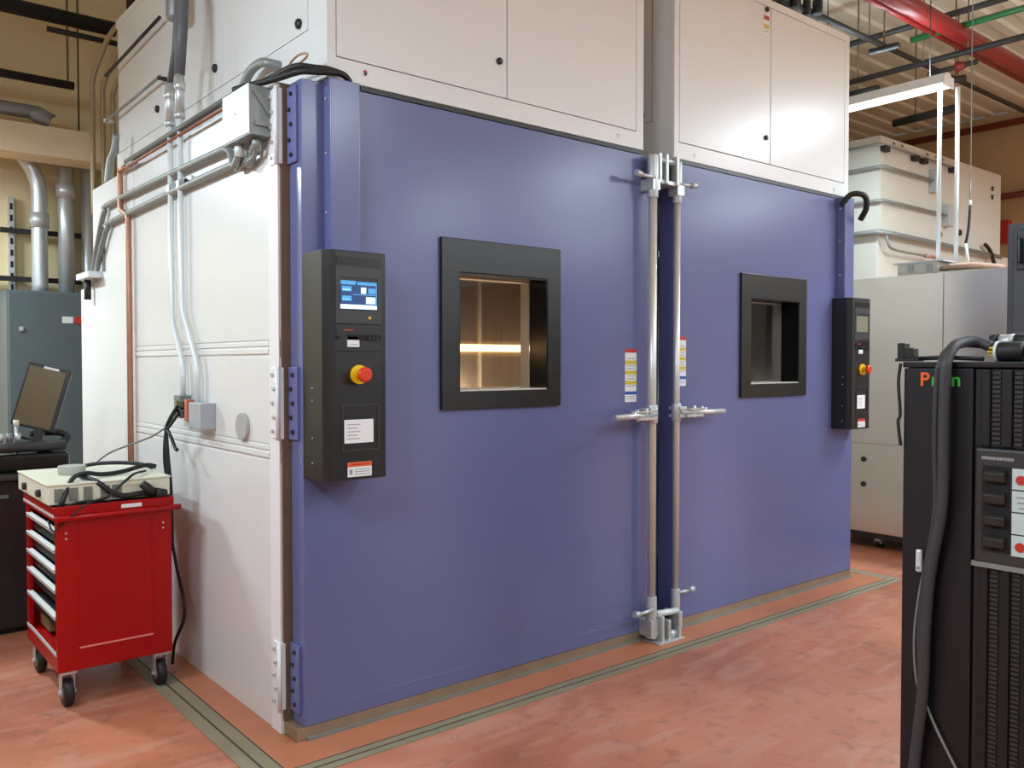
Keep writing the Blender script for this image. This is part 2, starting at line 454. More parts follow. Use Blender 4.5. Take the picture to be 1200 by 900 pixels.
    # folded bottom hem of the door skin
    box('door_hem', (dx0+.005, 3.2325, .062), (dx1-.005, 3.236, .13), BLUE, D, .001)
    # hinges
    hx = dx0 if hinge_side < 0 else dx1
    for z0, z1 in ((2.365, 2.672), (1.235, 1.53), (.108, .385)):
        s = hinge_side
        lx = bx0 if s < 0 else bx1
        H = MB()
        H.box((lx+s*.012, 3.362, z0), (lx-s*.0, 3.425, z1)); H.box((lx+s*.018, 3.345, z0), (lx-s*.01, 3.362, z1))
        H = H.build('hinge', WHITE2, R, .002)
        n = 5; q = MB()
        for i in range(n):
            zz = z0+.03+i*(z1-z0-.06)/(n-1)
            q.cyl((lx+s*.012, 3.405-(i % 2)*.015, zz), (lx+s*.022, 3.405-(i % 2)*.015, zz), .008, 8)
        q.build('hinge_bolts', STEEL, H, kind='stuff')
        lf = box('door_leaf', (hx+s*.012, 3.262, z0-.002), (hx, 3.343, z1+.002), BLUELT, H, .002)
        q = MB()
        for i in range(n):
            zz = z0+.03+i*(z1-z0-.06)/(n-1)
            q.cyl((hx+s*.012, 3.30+(i % 2)*.016, zz), (hx+s*.020, 3.30+(i % 2)*.016, zz), .009, 8)
        q.build('leaf_bolts', BLACK, H, kind='stuff')
        tube('hinge_pin', [(lx+s*.016, 3.348, z0-.006), (lx+s*.016, 3.348, z1+.006)], .009, WHITE2, H, 10)
    # control panel: deep black box on the hinge side of the door
    px0, px1, pz0, pz1 = panel; fy = 3.032 if k == 0 else 3.087
    pp = [(px0, 3.235), (px0, fy+.035), (px0+.022, fy+.004), (px0+.04, fy), (px1-.035, fy), (px1-.012, fy+.006), (px1, fy+.03), (px1, 3.235)]
    CP = MB().prism(pp, 2, pz0, pz1).build('control_panel', BLACK, R, .003)
    w = px1-px0; ix0 = px0+.045; ix1 = px1-.04
    fz = lambda z: z
    F = MB()
    F.ringplate(ix0-.004, ix1+.004, 1.705, 1.925, ix0+.012, ix1-.012, 1.755, 1.885, fy-.003, fy+.001)
    F.build('screen_bezel', CHAR, CP)
    box('name_strip', (ix0, fy-.003, 1.935), (ix1, fy+.001, 1.965), BLACKG, CP)
    if k == 0:
        sc = MB(); a, b, c, d = ix0+.016, ix1-.016, 1.762, 1.872
        sc.box((a, fy-.002, c), (b, fy+.001, d), SCRD)
        sw, sh = b-a, d-c
        def cell(u0, v0, u1, v1, mm): sc.box((a+u0*sw, fy-.0032, c+v0*sh), (a+u1*sw, fy-.0015, c+v1*sh), mm)
        cell(0, 0, 1, .15, SCRW); cell(0, .90, .42, 1, SCR); cell(.46, .86, 1, .97, SCR); cell(.02, .86, .40, .9, SCR)
        cell(.04, .62, .3, .80, SCR); cell(.06, .66, .26, .70, SCRW); cell(.04, .28, .3, .46, SCR); cell(.06, .32, .26, .36, SCRW)
        cell(.56, .56, .70, .78, SCRW); cell(.76, .56, .96, .76, SCR); cell(.70, .20, .95, .44, SCRW); cell(.34, .5, .98, .53, SCR); cell(.97, .1, 1, .9, SCR)
        sc.build('screen', None, CP, label='lit blue touch screen with small white readouts')
    else:
        box('screen', (ix0+.016, fy-.002, 1.762), (ix1-.016, fy+.001, 1.872), SCRO, CP, label='idle olive grey screen with a faint added glow')
    MB().cyl((ix1-.05, fy+.001, 1.728), (ix1-.05, fy-.006, 1.728), .006, 10).build('indicator', YELLOW if k == 0 else GREY, CP)
    sl = MB(); sl.box((ix0-.002, fy-.002, 1.662), (ix1+.0, fy+.001, 1.69), BLACKG)
    sl.box((ix0+.05, fy-.006, 1.640), (ix1-.0, fy+.001, 1.659), DARK); sl.box((ix0-.002, fy-.005, 1.642), (ix0+.012, fy+.001, 1.657), DARK)
    sl.box((ix0+.03, fy-.0035, 1.676), (ix0+.07, fy-.001, 1.681), PRED)
    for i in range(3): sl.box((ix1-.06+i*.018, fy-.012, 1.640), (ix1-.048+i*.018, fy-.004, 1.652), BLACK)
    sl.build('port_strip', None, CP)
    tg = MB(); tg.box((ix0+.045, fy-.004, 1.612), (ix0+.098, fy-.001, 1.640), PAPER); tg.box((ix0+.05, fy-.006, 1.642), (ix0+.09, fy-.002, 1.652), MINT)
    tg.box((ix0+.055, fy-.0048, 1.620), (ix0+.09, fy-.002, 1.6225), PRINTG)
    tg.build('tag', None, CP, label='small white paper tag')
    g = MB(); g.box((ix0-.002, fy-.001, 1.594), (ix1+.004, fy+.001, 1.597)); g.box((ix0-.002, fy-.001, 1.70), (ix1+.004, fy+.001, 1.7025))
    g.build('face_joints', DARK, CP)
    ex = px0+w*.5; EZ = 1.503
    E_ = MB().cyl((ex, fy+.001, EZ), (ex, fy-.012, EZ), .038, 24).build('emergency_collar', YELLOW, CP)
    MB().tube([(ex, fy-.010, EZ), (ex, fy-.03, EZ), (ex, fy-.045, EZ)], [.02, .02, .028], 20).build('emergency_stem', YELLOW, CP)
    MB().tube([(ex, fy-.042, EZ), (ex, fy-.046, EZ), (ex, fy-.058, EZ), (ex, fy-.063, EZ)], [.024, .030, .030, .022], 24).build('emergency_button', REDB, CP, label='red mushroom head')
    fr = MB(); fr.ringplate(ix0+.02, ix1-.008, 1.20, 1.385, ix0+.026, ix1-.014, 1.206, 1.379, fy-.003, fy+.001)
    fr.build('document_pocket', CHAR, CP)
    pa = MB(); pa.box((ix0+.03, fy-.004, 1.232), (ix1-.035 if k == 0 else ix1-.05, fy-.0025, 1.325), PAPER)
    for i in range(5): pa.box((ix0+.04, fy-.0046, 1.248+i*.014), (ix0+.10-(i % 2)*.012, fy-.0038, 1.251+i*.014), PRINTG)
    pa.build('instruction_sheet', None, CP, label='white printed sheet in the pocket')
    wl = MB(); a, b = ix0+.045, ix1-.042; z0 = pz0+.012
    wl.box((a, fy-.002, z0), (b, fy+.0, z0+.058), PAPER); wl.box((a, fy-.003, z0+.040), (b, fy-.001, z0+.058), ORANGE if k == 0 else PRED)
    wl.box((a+.015, fy-.0036, z0+.046), (b-.012, fy-.002, z0+.052), PRED)
    for i in range(3): wl.box((a+.03, fy-.003, z0+.008+i*.010), (b-.008, fy-.0015, z0+.011+i*.010), PRINTG)
    wl.box((a+.008, fy-.003, z0+.010), (a+.020, fy-.0015, z0+.03), PRINTG)
    wl.build('caution_label', None, CP, label='white label with an orange-red head')
    sc = MB()
    for zz in (1.15, 1.25, 1.40, 1.45): bolts(sc, [(px0, 3.15, zz)], (0, -1), .004, .003)
    sc.build('side_screws', STEEL, CP, kind='stuff')
    # latch pole with handle on the free edge
    s = -hinge_side            # free edge side: +1 for left chamber
    fxp = 3.612 if k == 0 else 3.846; py = 3.172 if k == 0 else 3.196
    pr_ = .0235 if k == 0 else .019
    LP = MB().tube([(fxp, py, .035), (fxp, py, 2.66)], pr_, 18).build('latch_pole', CHROME, R)
    for zz in (2.58, .16):
        m = MB(); m.box((fxp-.03, py-.028, zz-.09 if zz > 1 else zz-.12), (fxp+.03, 3.235, zz-.03)); m.cyl((fxp, py, zz-.13), (fxp, py, zz+.10), pr_+.007, 16)
        m.build('pole_guide', STEEL, LP, .002)
    for zz, dz in ((2.555, 0), (.19 if k == 0 else .24, 0)):
        m = MB(); L = .13 if k == 0 else .085; m.tube([(fxp, py-.02, zz), (fxp-s*L, py-.03, zz)], .010, 10); m.tube([(fxp-s*L, py-.03, zz), (fxp-s*(L+.04), py-.03, zz+.006)], .017, 10)
        m.build('locking_pin', STEEL, LP)
    hz = 1.268
    m = MB(); m.box((fxp+s*.008, py-.036, hz-.03), (fxp-s*.05, py+.05, hz-.012)); m.box((fxp+s*.008, py-.036, hz+.014), (fxp-s*.05, py+.05, hz+.032)); m.cyl((fxp, py, hz-.05), (fxp, py, hz+.05), pr_+.008, 16)
    m.build('handle_clamp', STEEL, LP, .002)
    d = -s
    m = MB(); m.tube([(fxp, py-.03, hz), (fxp+d*.16, py-.045, hz), (fxp+d*.22, py-.05, hz-.004), (fxp+d*.36, py-.06, hz-.004)], [.013, .013, .016, .016], 12)
    m.box((fxp+d*.03, py-.06, hz-.026), (fxp+d*.17, py-.03, hz-.012)); m.box((fxp+d*.05, py-.06, hz+.012), (fxp+d*.19, py-.03, hz+.022))
    m.cyl((fxp+d*.10, py-.045, hz-.034), (fxp+d*.10, py-.045, hz+.038), .013, 12); m.cyl((fxp+d*.17, py-.045, hz-.034), (fxp+d*.17, py-.045, hz+.032), .011, 12)
    m.cyl((fxp+d*.195, py-.045, hz-.02), (fxp+d*.195, py-.045, hz+.024), .016, 12)
    m.build('handle_lever', STEEL, LP)
    if k == 0: label_strip(R, 3.462, 3.552, 1.335, 1.625, 3.235, 'white strip of red, yellow and blue warnings')
    else: label_strip(R, 3.905, 3.975, 1.415, 1.70, 3.235, 'white strip of red, yellow and blue warnings')
    return R

ch1 = chamber(0, 1.53, 3.725, 1.57, 3.655, 1.685, 3.604, (2.242, 2.972, 1.334, 2.119), (1.57, 1.850, 1.086, 1.990), (1.667, 1.801),
        'left test chamber with white side wall, big blue door and lit amber window', -1)
ch2 = chamber(1, 3.730, 5.87, 3.864, 5.831, 3.864, 5.755, (4.489, 5.211, 1.333, 2.107), (5.553, 5.822, 1.090, 1.997), (5.603, 5.722),
        'right test chamber with blue door and dark window', 1)
# floor bracket joining the two latch poles, between the doors (top and bottom)
for z0, top in ((2.50, True), (.0, False)):
    o = empty('latch_bracket', (3.73, 3.2, z0 if not top else 2.52),
              'galvanised bracket joining the latch poles at the ' + ('top of the doors' if top else 'floor between the doors'), 'bracket')
    if top:
        for xx in (3.645, 3.70, 3.79): box('lug', (xx, 3.15, 2.535), (xx+.022, 3.235 if xx > 3.75 or xx < 3.65 else 3.36, 2.70), STEEL, o, .006)
        MB().cyl((3.645, 3.175, 2.665), (3.812, 3.175, 2.665), .016, 12).build('cross_pin', STEEL, o)
        box('base_plate', (3.66, 3.165, 2.535), (3.80, 3.30, 2.56), STEEL, o, .004)
        box('strike', (3.725, 3.19, 2.58), (3.785, 3.25, 2.65), BLACK, o, .004)
    else:
        for xx in (3.645, 3.70, 3.79): box('lug', (xx, 3.12, .004), (xx+.022, 3.235 if xx > 3.75 or xx < 3.65 else 3.33, .15 if xx != 3.70 else .12), STEEL, o, .006)
        MB().cyl((3.64, 3.16, .16), (3.815, 3.16, .145), .018, 12).build('cross_pin', WCON, o)
        MB().cyl((3.725, 3.15, .03), (3.788, 3.15, .03), .022, 12).build('roller', STEEL, o)
        box('strike', (3.725, 3.19, .06), (3.788, 3.26, .12), BLACK, o, .004)
        box('base_plate', (3.60, 3.10, .0037), (3.82, 3.22, .010), STEEL, o, .002)
# dark weather strip between the doors
box('joint_strip', (3.656, 3.3465, .0), (3.725, 3.360, 2.7), BLUE, ch1); box('joint_strip', (3.7255, 3.3465, .0), (3.860, 3.360, 2.7), BLUE, ch2)

# ------------------------------------------------------------------ white air units above the chambers
def air_unit(k, x0, x1, label):
    z0, z1 = 2.718, 3.853; YF = 3.235; YE = 6.25
    R = empty('air_unit', ((x0+x1)/2, 4.8, z0), label, 'air unit')
    box('casing', (x0+.012, YF+.02, z0), (x1-.006, YE, z1), WHITE, R)
    fx = [x0+.046, (x0+x1)/2-.008, x1-.062]
    a0, a1, b0, b1 = fx[0], fx[1], fx[1], fx[2]
    zz0, zz1 = 2.815, 3.80
    fr = MB().ringplate(x0, x1, z0, z1, a0-.004, b1+.004, zz0-.004, zz1+.004, YF, YF+.022).build('front_frame', WHITE, R, .002)
    box('panel_recess', (a0, YF+.016, zz0), (b1, YF+.0205, zz1), GAP, R)
    for i, (p, q) in enumerate(((a0, a1-.003), (b0+.003, b1))):
        A = box('access_panel', (p, YF-.0005, zz0), (q, YF+.014, zz1), WHITE, R, .002)
        if i == 0:
            for zk in ((2.98,) if k == 0 else (2.975, 3.80-.02)):
                MB().tube([(q-.048, YF, zk), (q-.048, YF-.012, zk), (q-.048, YF-.016, zk)], [.016, .016, .009], 14).build('knob', BLACK, A)
    # side skin with panels and knobs
    gp = box('side_recess', (x0+.010, 3.40, 2.96), (x0+.013, 6.2, 3.80), GAP, R)
    ys = [3.405, 4.36, 5.30, 6.20]
    box('side_skirt', (x0, YF+.022, z0), (x0+.012, YE, 2.958), WHITE, R, .001)
    box('side_header', (x0, YF+.022, 3.803), (x0+.012, YE, z1), WHITE, R, .001)
    box('side_stile', (x0, YF+.022, 2.958), (x0+.012, 3.40, 3.803), WHITE, R)
    for i in range(3):
        A = box('side_panel', (x0, ys[i]+.0015, 2.962), (x0+.010, ys[i+1]-.0015, 3.80), WHITE, R, .001)
        yk = [3.48, 4.448, 5.38][i]
        zk = 3.006 if i == 0 else 3.069
        MB().tube([(x0, yk, zk), (x0-.012, yk, zk), (x0-.018, yk, zk)], [.022, .022, .013], 14).build('knob', BLACK, A)
    for xx, zz in (((x0+.178, 2.771), (x1-.2, 2.768)) if k == 0 else ((x0+.182, 2.758), (x1-.19, 2.752))):
        m = MB(); m.cyl((xx, YF, zz), (xx, YF-.002, zz), .018 if (k == 0 and xx < 2.5) else .011, 20, PAPER if (k == 0 and xx < 2.5) else LGREY)
        if k == 0 and xx < 2.5:
            m.cyl((xx, YF-.001, zz-.003), (xx, YF-.003, zz-.003), .008, 14, BLACK)
            m.prism([(xx-.015, zz+.003), (xx+.015, zz+.003), (xx, zz+.016)], 1, YF-.0015, YF-.0028, PRED)
            m.build('maker_mark', None, R, label='small round red, white and black emblem')
        else: m.build('plug', None, R)
    # black strip painting the shadow line at the gap under the unit
    box('bottom_shadow_strip', (x0+.16 if k == 0 else x0, YF+.005, 2.697), (x1-.01, YF+.035, z0), BLACK, R)
    if k == 1:
        m = MB(); xx = fx[1]-.052
        m.box((xx-.03, YF-.0015, 3.62), (xx+.03, YF, 3.76), PAPER); m.box((xx-.028, YF-.003, 3.715), (xx+.028, YF-.001, 3.74), PRED)
        m.box((xx-.028, YF-.003, 3.66), (xx+.028, YF-.001, 3.685), PYEL); m.box((xx-.02, YF-.0035, 3.64), (xx+.02, YF-.001, 3.644), PRINTG)
        m.build('warning_label', None, R, label='small red and yellow warning label')
    return R
air_unit(0, 1.685, 3.604, 'left white air handling unit on top of the chamber with the lit window')
air_unit(1, 3.864, 5.755, 'right white air handling unit on top of the chamber with the dark window')

# ------------------------------------------------------------------ hoses and pipes round the top left corner
tag(tube('power_hose', [(1.438, 3.590, 2.703), (1.455, 3.50, 2.700), (1.49, 3.40, 2.700), (1.525, 3.33, 2.708), (1.56, 3.225, 2.712), (1.62, 3.195, 2.716), (1.70, 3.188, 2.728), (1.742, 3.190, 2.724), (1.768, 3.197, 2.706)], .0135, RUBBER, None, 12, 6),
    'black hose lying over the blue chase top, the lower one reaching the steel junction box', 'hose', 'black hoses at the chase top')
tag(tube('power_hose', [(1.545, 3.59, 2.748), (1.560, 3.476, 2.756), (1.552, 3.33, 2.745), (1.560, 3.235, 2.737), (1.62, 3.215, 2.738), (1.68, 3.215, 2.744), (1.725, 3.208, 2.738), (1.745, 3.20, 2.728)], .0125, RUBBER, None, 12, 6),
    'black hose lying over the blue chase top, the upper shorter one', 'hose', 'black hoses at the chase top')
tag(tube('power_hose', [(5.60, 3.20, 2.64), (5.62, 3.15, 2.705), (5.66, 3.10, 2.715), (5.71, 3.08, 2.69), (5.735, 3.09, 2.62), (5.75, 3.14, 2.55)], .02, RUBBER, None, 12, 6),
    'short black hose bent over the far right end of the blue doors', 'hose')
m = MB(); m.tube([(1.58, 3.68, 2.775), (1.58, 3.503, 2.782), (1.58, 3.37, 2.777), (1.58, 3.338, 2.788), (1.58, 3.275, 2.795), (1.58, 3.214, 2.786), (1.58, 3.199, 2.771), (1.58, 3.252, 2.762), (1.58, 3.314, 2.764), (1.575, 3.37, 2.772), (1.575, 3.46, 2.772)], .0045, 8, None, 6)
tag(m.build('copper_loop', COPPER), 'thin bare copper wire bent into a loop above the black hoses', 'wire')
tag(tube('flexible_duct', [(1.60, 4.02, 2.71), (1.625, 3.985, 2.80), (1.63, 3.942, 2.862), (1.63, 3.863, 2.898), (1.63, 3.767, 2.904), (1.635, 3.70, 2.888), (1.69, 3.68, 2.88)], .021, GCON, None, 12, 6),
    'short grey flexible conduit rising behind the black hoses', 'conduit')
J = empty('junction_box', (1.475, 3.55, 2.49), 'square steel junction box on the corner of the white side wall below the hoses', 'junction box')
box('box_body', (1.427, 3.413, 2.49), (1.53, 3.686, 2.685), GCON, J, .002)
box('box_cover', (1.424, 3.410, 2.488), (1.428, 3.689, 2.687), WCON, J, .001)
m = MB(); bolts(m, [(1.424, 3.55, 2.59)], (0, -1), .005, .004); m.build('cover_screw', STEEL, J)
box('box_lip', (1.428, 3.405, 2.482), (1.53, 3.692, 2.49), GCON, J)
m = MB(); m.box((1.45, 3.40, 2.52), (1.53, 3.413, 2.535)); m.prism([(1.44, 2.66), (1.46, 2.66), (1.53, 2.57), (1.53, 2.545)], 1, 3.404, 3.413); m.build('box_brace', GCON, J)
for yy, z, xx in ((3.62, 2.455, 1.47), (3.53, 2.455, 1.50), (3.46, 2.46, 1.48)):
    MB().cyl((xx, yy, 2.43), (xx, yy, 2.49), .021, 12).build('connector', WCON if yy > 3.6 else GCON, J)

# grey conduits along the side wall, bending down at the far end
tag(MB().tube([(1.47, 3.62, 2.45), (1.47, 3.68, 2.405), (1.49, 3.80, 2.50), (1.50, 4.1, 2.52), (1.50, 5.70, 2.535), (1.50, 5.86, 2.50), (1.50, 5.95, 2.42), (1.50, 6.12, 2.20), (1.50, 6.17, 2.12)], .017, 10, None, 5).build('wall_conduit', GCON),
    'grey conduit along the white side wall, upper of the pair under the copper pipe', 'conduit')
tag(MB().tube([(1.50, 3.53, 2.45), (1.50, 3.60, 2.40), (1.50, 3.78, 2.43), (1.50, 5.66, 2.42), (1.50, 5.80, 2.39), (1.50, 5.92, 2.30), (1.50, 6.06, 2.14), (1.50, 6.12, 2.08)], .017, 10, None, 5).build('wall_conduit', GCON),
    'grey conduit along the white side wall, lower of the pair under the copper pipe', 'conduit')
tag(MB().tube([(1.485, 3.46, 2.46), (1.49, 3.52, 2.415), (1.495, 3.66, 2.405), (1.505, 3.75, 2.40)], .010, 8, None, 5).build('wall_conduit', GCON),
    'thin short conduit under the steel junction box, nearest the hinge', 'conduit')
c = empty('conduit_clamp', (1.50, 6.2, 2.05), 'white clamp with black stub at the far end of the grey conduits', 'clamp')
box('clamp_bar', (1.44, 6.02, 2.10), (1.53, 6.34, 2.14), WCON, c, .003); tube('black_stub', [(1.49, 6.25, 2.10), (1.49, 6.25, 1.97)], .022, BPIPE, c, 12)
box('backing_strut', (1.512, 5.96, 2.14), (1.53, 5.985, 2.42), GCON, c)
tag(tube('dark_pipe', [(1.495, 5.36, 2.722), (1.495, 3.70, 2.728)], .0155, mat('dark_grey_pipe', (96, 96, 92), .5, .2), None, 10), 'dark grey pipe on the side wall just above the thin copper pipe', 'pipe')
tag(MB().tube([(1.49, 5.50, 2.69), (1.49, 5.40, 2.69), (1.49, 3.70, 2.692)], .008, 10).build('copper_pipe', mat('dull_copper', (150, 92, 64), .5, .3)), 'thin copper pipe running along the top of the white side wall', 'pipe')
tag(MB().tube([(1.50, 5.38, 2.70), (1.50, 5.50, 2.70), (1.50, 5.51, 2.68), (1.50, 5.51, 2.50), (1.50, 5.49, 2.46), (1.50, 5.37, 2.42), (1.50, 5.35, 2.39), (1.50, 5.35, .05)], .017, 12).build('copper_drop', COPPER),
    'copper pipe dropping vertically down the white side wall behind the red cart', 'pipe')
v = empty('copper_valve', (1.50, 5.28, 2.67), 'small brass valve on the copper pipe near its bend', 'valve')
MB().cyl((1.50, 5.34, 2.70), (1.50, 5.20, 2.70), .017, 10).build('valve_body', GCON, v); tube('valve_lever', [(1.49, 5.30, 2.69), (1.47, 5.36, 2.64)], .005, COPPER, v, 8)
tag(tube('dark_duct', [(1.60, 5.95, 3.02), (1.59, 5.97, 2.92), (1.57, 6.0, 2.84), (1.56, 6.02, 2.70)], .022, GCON, None, 10, 4), 'short grey flexible pipe at the rear corner of the white air unit', 'conduit')

# two white vertical conduits with the cable bundle above
tag(MB().tube([(1.50, 4.60, 2.96), (1.50, 4.60, 1.80), (1.50, 4.585, 1.74), (1.50, 4.46, 1.57), (1.50, 4.44, 1.50), (1.50, 4.44, 1.36)], .015, 12).build('vertical_conduit', WCON),
    'white vertical conduit on the side wall, the one farther from the blue door', 'conduit')
tag(MB().tube([(1.50, 4.45, 2.97), (1.50, 4.45, 1.87), (1.50, 4.435, 1.81), (1.50, 4.25, 1.56), (1.50, 4.235, 1.50), (1.50, 4.235, 1.34)], .015, 12).build('vertical_conduit', WCON),
    'white vertical conduit on the side wall, the one nearer the blue door', 'conduit')
for yy, zz in ((4.60, 2.93), (4.45, 2.94)):
    m = MB(); m.cyl((1.50, yy, zz-.13), (1.50, yy, zz+.06), .023, 12); m.cyl((1.50, yy, zz-.02), (1.50, yy, zz+.02), .028, 12); m.cyl((1.50, yy, zz-.16), (1.50, yy, zz-.13), .026, 12)
    tag(m.build('conduit_fitting', ZINC), 'steel fitting on top of the vertical conduit ' + ('farther from' if yy > 4.5 else 'nearer') + ' the blue door', 'fitting')
u = empty('strut_bracket', (1.53, 4.48, 2.42), 'perforated steel strut clamping the two vertical conduits to the wall', 'bracket')
box('strut', (1.515, 4.34, 2.44), (1.53, 4.66, 2.48), ZINC, u); 
for yy in (4.60, 4.45): box('strap', (1.482, yy-.022, 2.43), (1.516, yy+.022, 2.47), ZINC, u, .003)
m = MB(); bolts(m, [(1.515, 4.39, 2.46), (1.515, 4.525, 2.46)], (0, -1), .009, .02); m.build('strut_bolts', BLACK, u)
tag(MB().tube([(1.50, 4.45, 3.0), (1.51, 4.44, 3.25), (1.53, 4.47, 3.6), (1.56, 4.50, 4.2), (1.56, 4.50, 5.2)], [.026, .030, .034, .034, .034], 14, None, 0).build('cable_sleeve', mat('grey_sleeve', (92, 92, 96), .5)),
    'thick dark grey cable sleeve rising from the vertical conduits to the ceiling', 'cable')
tag(MB().tube([(1.50, 4.60, 2.99), (1.505, 4.53, 3.15), (1.52, 4.50, 3.5), (1.535, 4.53, 4.2), (1.54, 4.55, 5.2)], .016, 10).build('cable_sleeve', mat('grey_sleeve', (92, 92, 96), .5)),
    'thinner grey cable beside the thick sleeve above the far conduit', 'cable')
tag(tube('strut_stub', [(1.55, 4.60, 2.96), (1.55, 4.60, 3.12)], .014, GCON, None, 8), 'small grey upright stub left of the thick cable sleeve', 'strut')
c = empty('pipe_can', (1.58, 4.75, 3.40), 'grey round can at the upper left beside the cable sleeve', 'canister')
MB().tube([(1.58, 4.75, 3.38), (1.58, 4.75, 3.40), (1.58, 4.75, 3.60), (1.58, 4.75, 3.62)], [.038, .046, .046, .04], 18).build('can_body', GCON, c); tube('can_neck', [(1.58, 4.75, 3.62), (1.58, 4.75, 5.2)], .018, BPIPE, c, 8)
tag(MB().tube([(1.63, 6.30, 3.49), (1.63, 5.16, 3.535)], .010, 8).build('rail_rod', BPIPE), 'dark rod running along the upper side of the white air unit', 'rod')
r = empty('grab_rail', (1.63, 5.7, 3.18), 'thin steel grab rail with end brackets on the white air unit side', 'rail')
tube('rail', [(1.635, 6.34, 3.19), (1.635, 5.18, 3.205)], .009, GCON, r, 8)
for yy in (6.33, 5.19): MB().cyl((1.625, yy, 3.197), (1.69, yy, 3.197), .013, 10).build('rail_bracket', BPIPE if yy < 5.5 else WCON, r)

# receptacle pair, grey cap, cords
r = empty('socket_box', (1.48, 4.38, 1.26), 'square metal socket box under the far conduit with plugs in it', 'socket')
box('box_body', (1.472, 4.405, 1.27), (1.53, 4.50, 1.385), GCON, r, .003)
for zz in (1.30, 1.345): box('plug', (1.452, 4.30, zz-.018), (1.50, 4.405, zz+.018), BLACK, r, .005)
box('orange_plug', (1.455, 4.262, 1.262), (1.50, 4.30, 1.37), mat('orange_plastic', (190, 110, 84), .4), r, .006)
r = empty('switch_box', (1.48, 4.15, 1.23), 'light grey metal box on the side wall beside the plugs', 'electrical box')
box('box_body', (1.462, 4.075, 1.232), (1.53, 4.245, 1.358), LGREY, r, .004); box('cover_plate', (1.458, 4.079, 1.236), (1.462, 4.241, 1.354), LGREY, r, .001)
c = MB().cyl((1.53, 3.735, 1.265), (1.512, 3.735, 1.265), .062, 28).build('port_cap', DISC, None, .003); tag(c, 'round grey port cap on the white side wall', 'cap')
cd = [([(1.45, 4.36, 1.30), (1.43, 4.42, 1.24), (1.43, 4.50, 1.19), (1.43, 4.52, 1.05), (1.44, 4.50, .90), (1.44, 4.47, .7), (1.45, 4.40, .5), (1.44, 4.28, .38), (1.44, 4.29, .28), (1.44, 4.42, .14), (1.44, 4.46, .02)], .008),
      ([(1.45, 4.38, 1.33), (1.43, 4.44, 1.26), (1.43, 4.49, 1.20), (1.43, 4.47, 1.08), (1.44, 4.46, .9), (1.44, 4.45, .6)], .010)]
for i, (p, r_) in enumerate(cd): tag(tube('hanging_cord', p, r_, RUBBER, None, 8, 6), ['black power cord hanging from the plugs down to the floor behind the cart', 'thicker black cord hanging from the plugs, ending behind the cart'][i], 'cord')
tag(tube('cord_tail', [(1.43, 4.48, 1.215), (1.43, 4.42, 1.18), (1.43, 4.36, 1.13), (1.43, 4.33, 1.12)], .009, RUBBER, None, 8, 4), 'short end of black strap sticking out right of the hanging cords', 'strap')
tag(tube('grey_lead', [(1.43, 4.50, 1.22), (1.40, 4.62, 1.17), (1.34, 4.72, 1.13), (1.24, 4.80, 1.08), (1.18, 4.88, 1.012)], .005, mat('grey_lead', (110, 110, 110), .5), None, 6, 6), 'thin grey lead sagging from the plugs to the instrument on the cart', 'cord')

# ------------------------------------------------------------------ red tool cart
T = empty('tool_cart', (1.115, 4.55, 0), 'red rolling tool cart with silver drawer pulls beside the white wall', 'tool cart')
cx0, cx1, cy0, cy1 = .865, 1.365, 4.22, 4.88
box('side_panel', (cx0, cy0, .165), (cx1, cy0+.02, .86), RED, T, .004)
box('side_panel', (cx0, cy1-.02, .165), (cx1, cy1, .86), RED, T, .004)
box('rear_panel', (cx1-.02, cy0+.02, .165), (cx1, cy1-.02, .86), RED, T, .003)
box('bottom_tray', (cx0, cy0+.02, .165), (cx1-.02, cy1-.02, .235), RED, T, .003)
m = MB(); m.box((cx0-.008, cy0-.012, .845), (cx1+.008, cy1+.012, .865)); m.box((cx0-.008, cy0-.012, .865), (cx1+.008, cy0-.004, .912)); m.box((cx0-.008, cy1+.004, .865), (cx1+.008, cy1+.012, .912))
m.box((cx0-.008, cy0-.012, .865), (cx0+.0, cy1+.012, .905)); m.box((cx1, cy0-.012, .865), (cx1+.008, cy1+.012, .912)); m.build('top_tray', RED, T, .004)
box('top_mat', (cx0+.002, cy0-.002, .866), (cx1-.002, cy1+.002, .902), mat('grey_mat', (120, 116, 112), .7), T)
m = MB(); m.tube([(cx0-.01, cy0-.022, .858), (cx1+.035, cy0-.022, .862)], .013, 10); m.build('side_rail', RED, T)
box('rail_label', (1.135, cy0-.0145, .880), (1.225, cy0-.012, .897), PAPER, T)
for xx in (cx0, cx0+.085): pass
for xx in (cx0+.09, cx1-.094): box('pressed_line', (xx, cy0-.002, .28), (xx+.004, cy0, .83), RED, T)
box('hem_highlight', (cx0+.09, cy0-.004, .262), (cx1-.09, cy0, .270), mat('pink_highlight', (226, 130, 120), .4), T, .001)  # pale pink strip paints the highlight along the hem
m = MB()
for xx in (cx0+.04, cx1-.04):
    for zz in (.79, .765): m.cyl((xx, cy0, zz), (xx, cy0-.003, zz), .005, 8)
m.build('rivets', STEEL, T)
box('front_stile', (cx0, cy0+.02, .235), (cx0+.02, cy0+.03, .86), RED, T); box('front_stile', (cx0, cy1-.06, .235), (cx0+.02, cy1-.02, .86), RED, T)
box('inner_back', (cx0+.12, cy0+.022, .24), (cx1-.022, cy1-.022, .84), DARK, T)
pz = [.80, .71, .62, .53, .41]; bz = [.72, .63, .54, .42, .31]; tz = [.835, .79, .70, .61, .52]
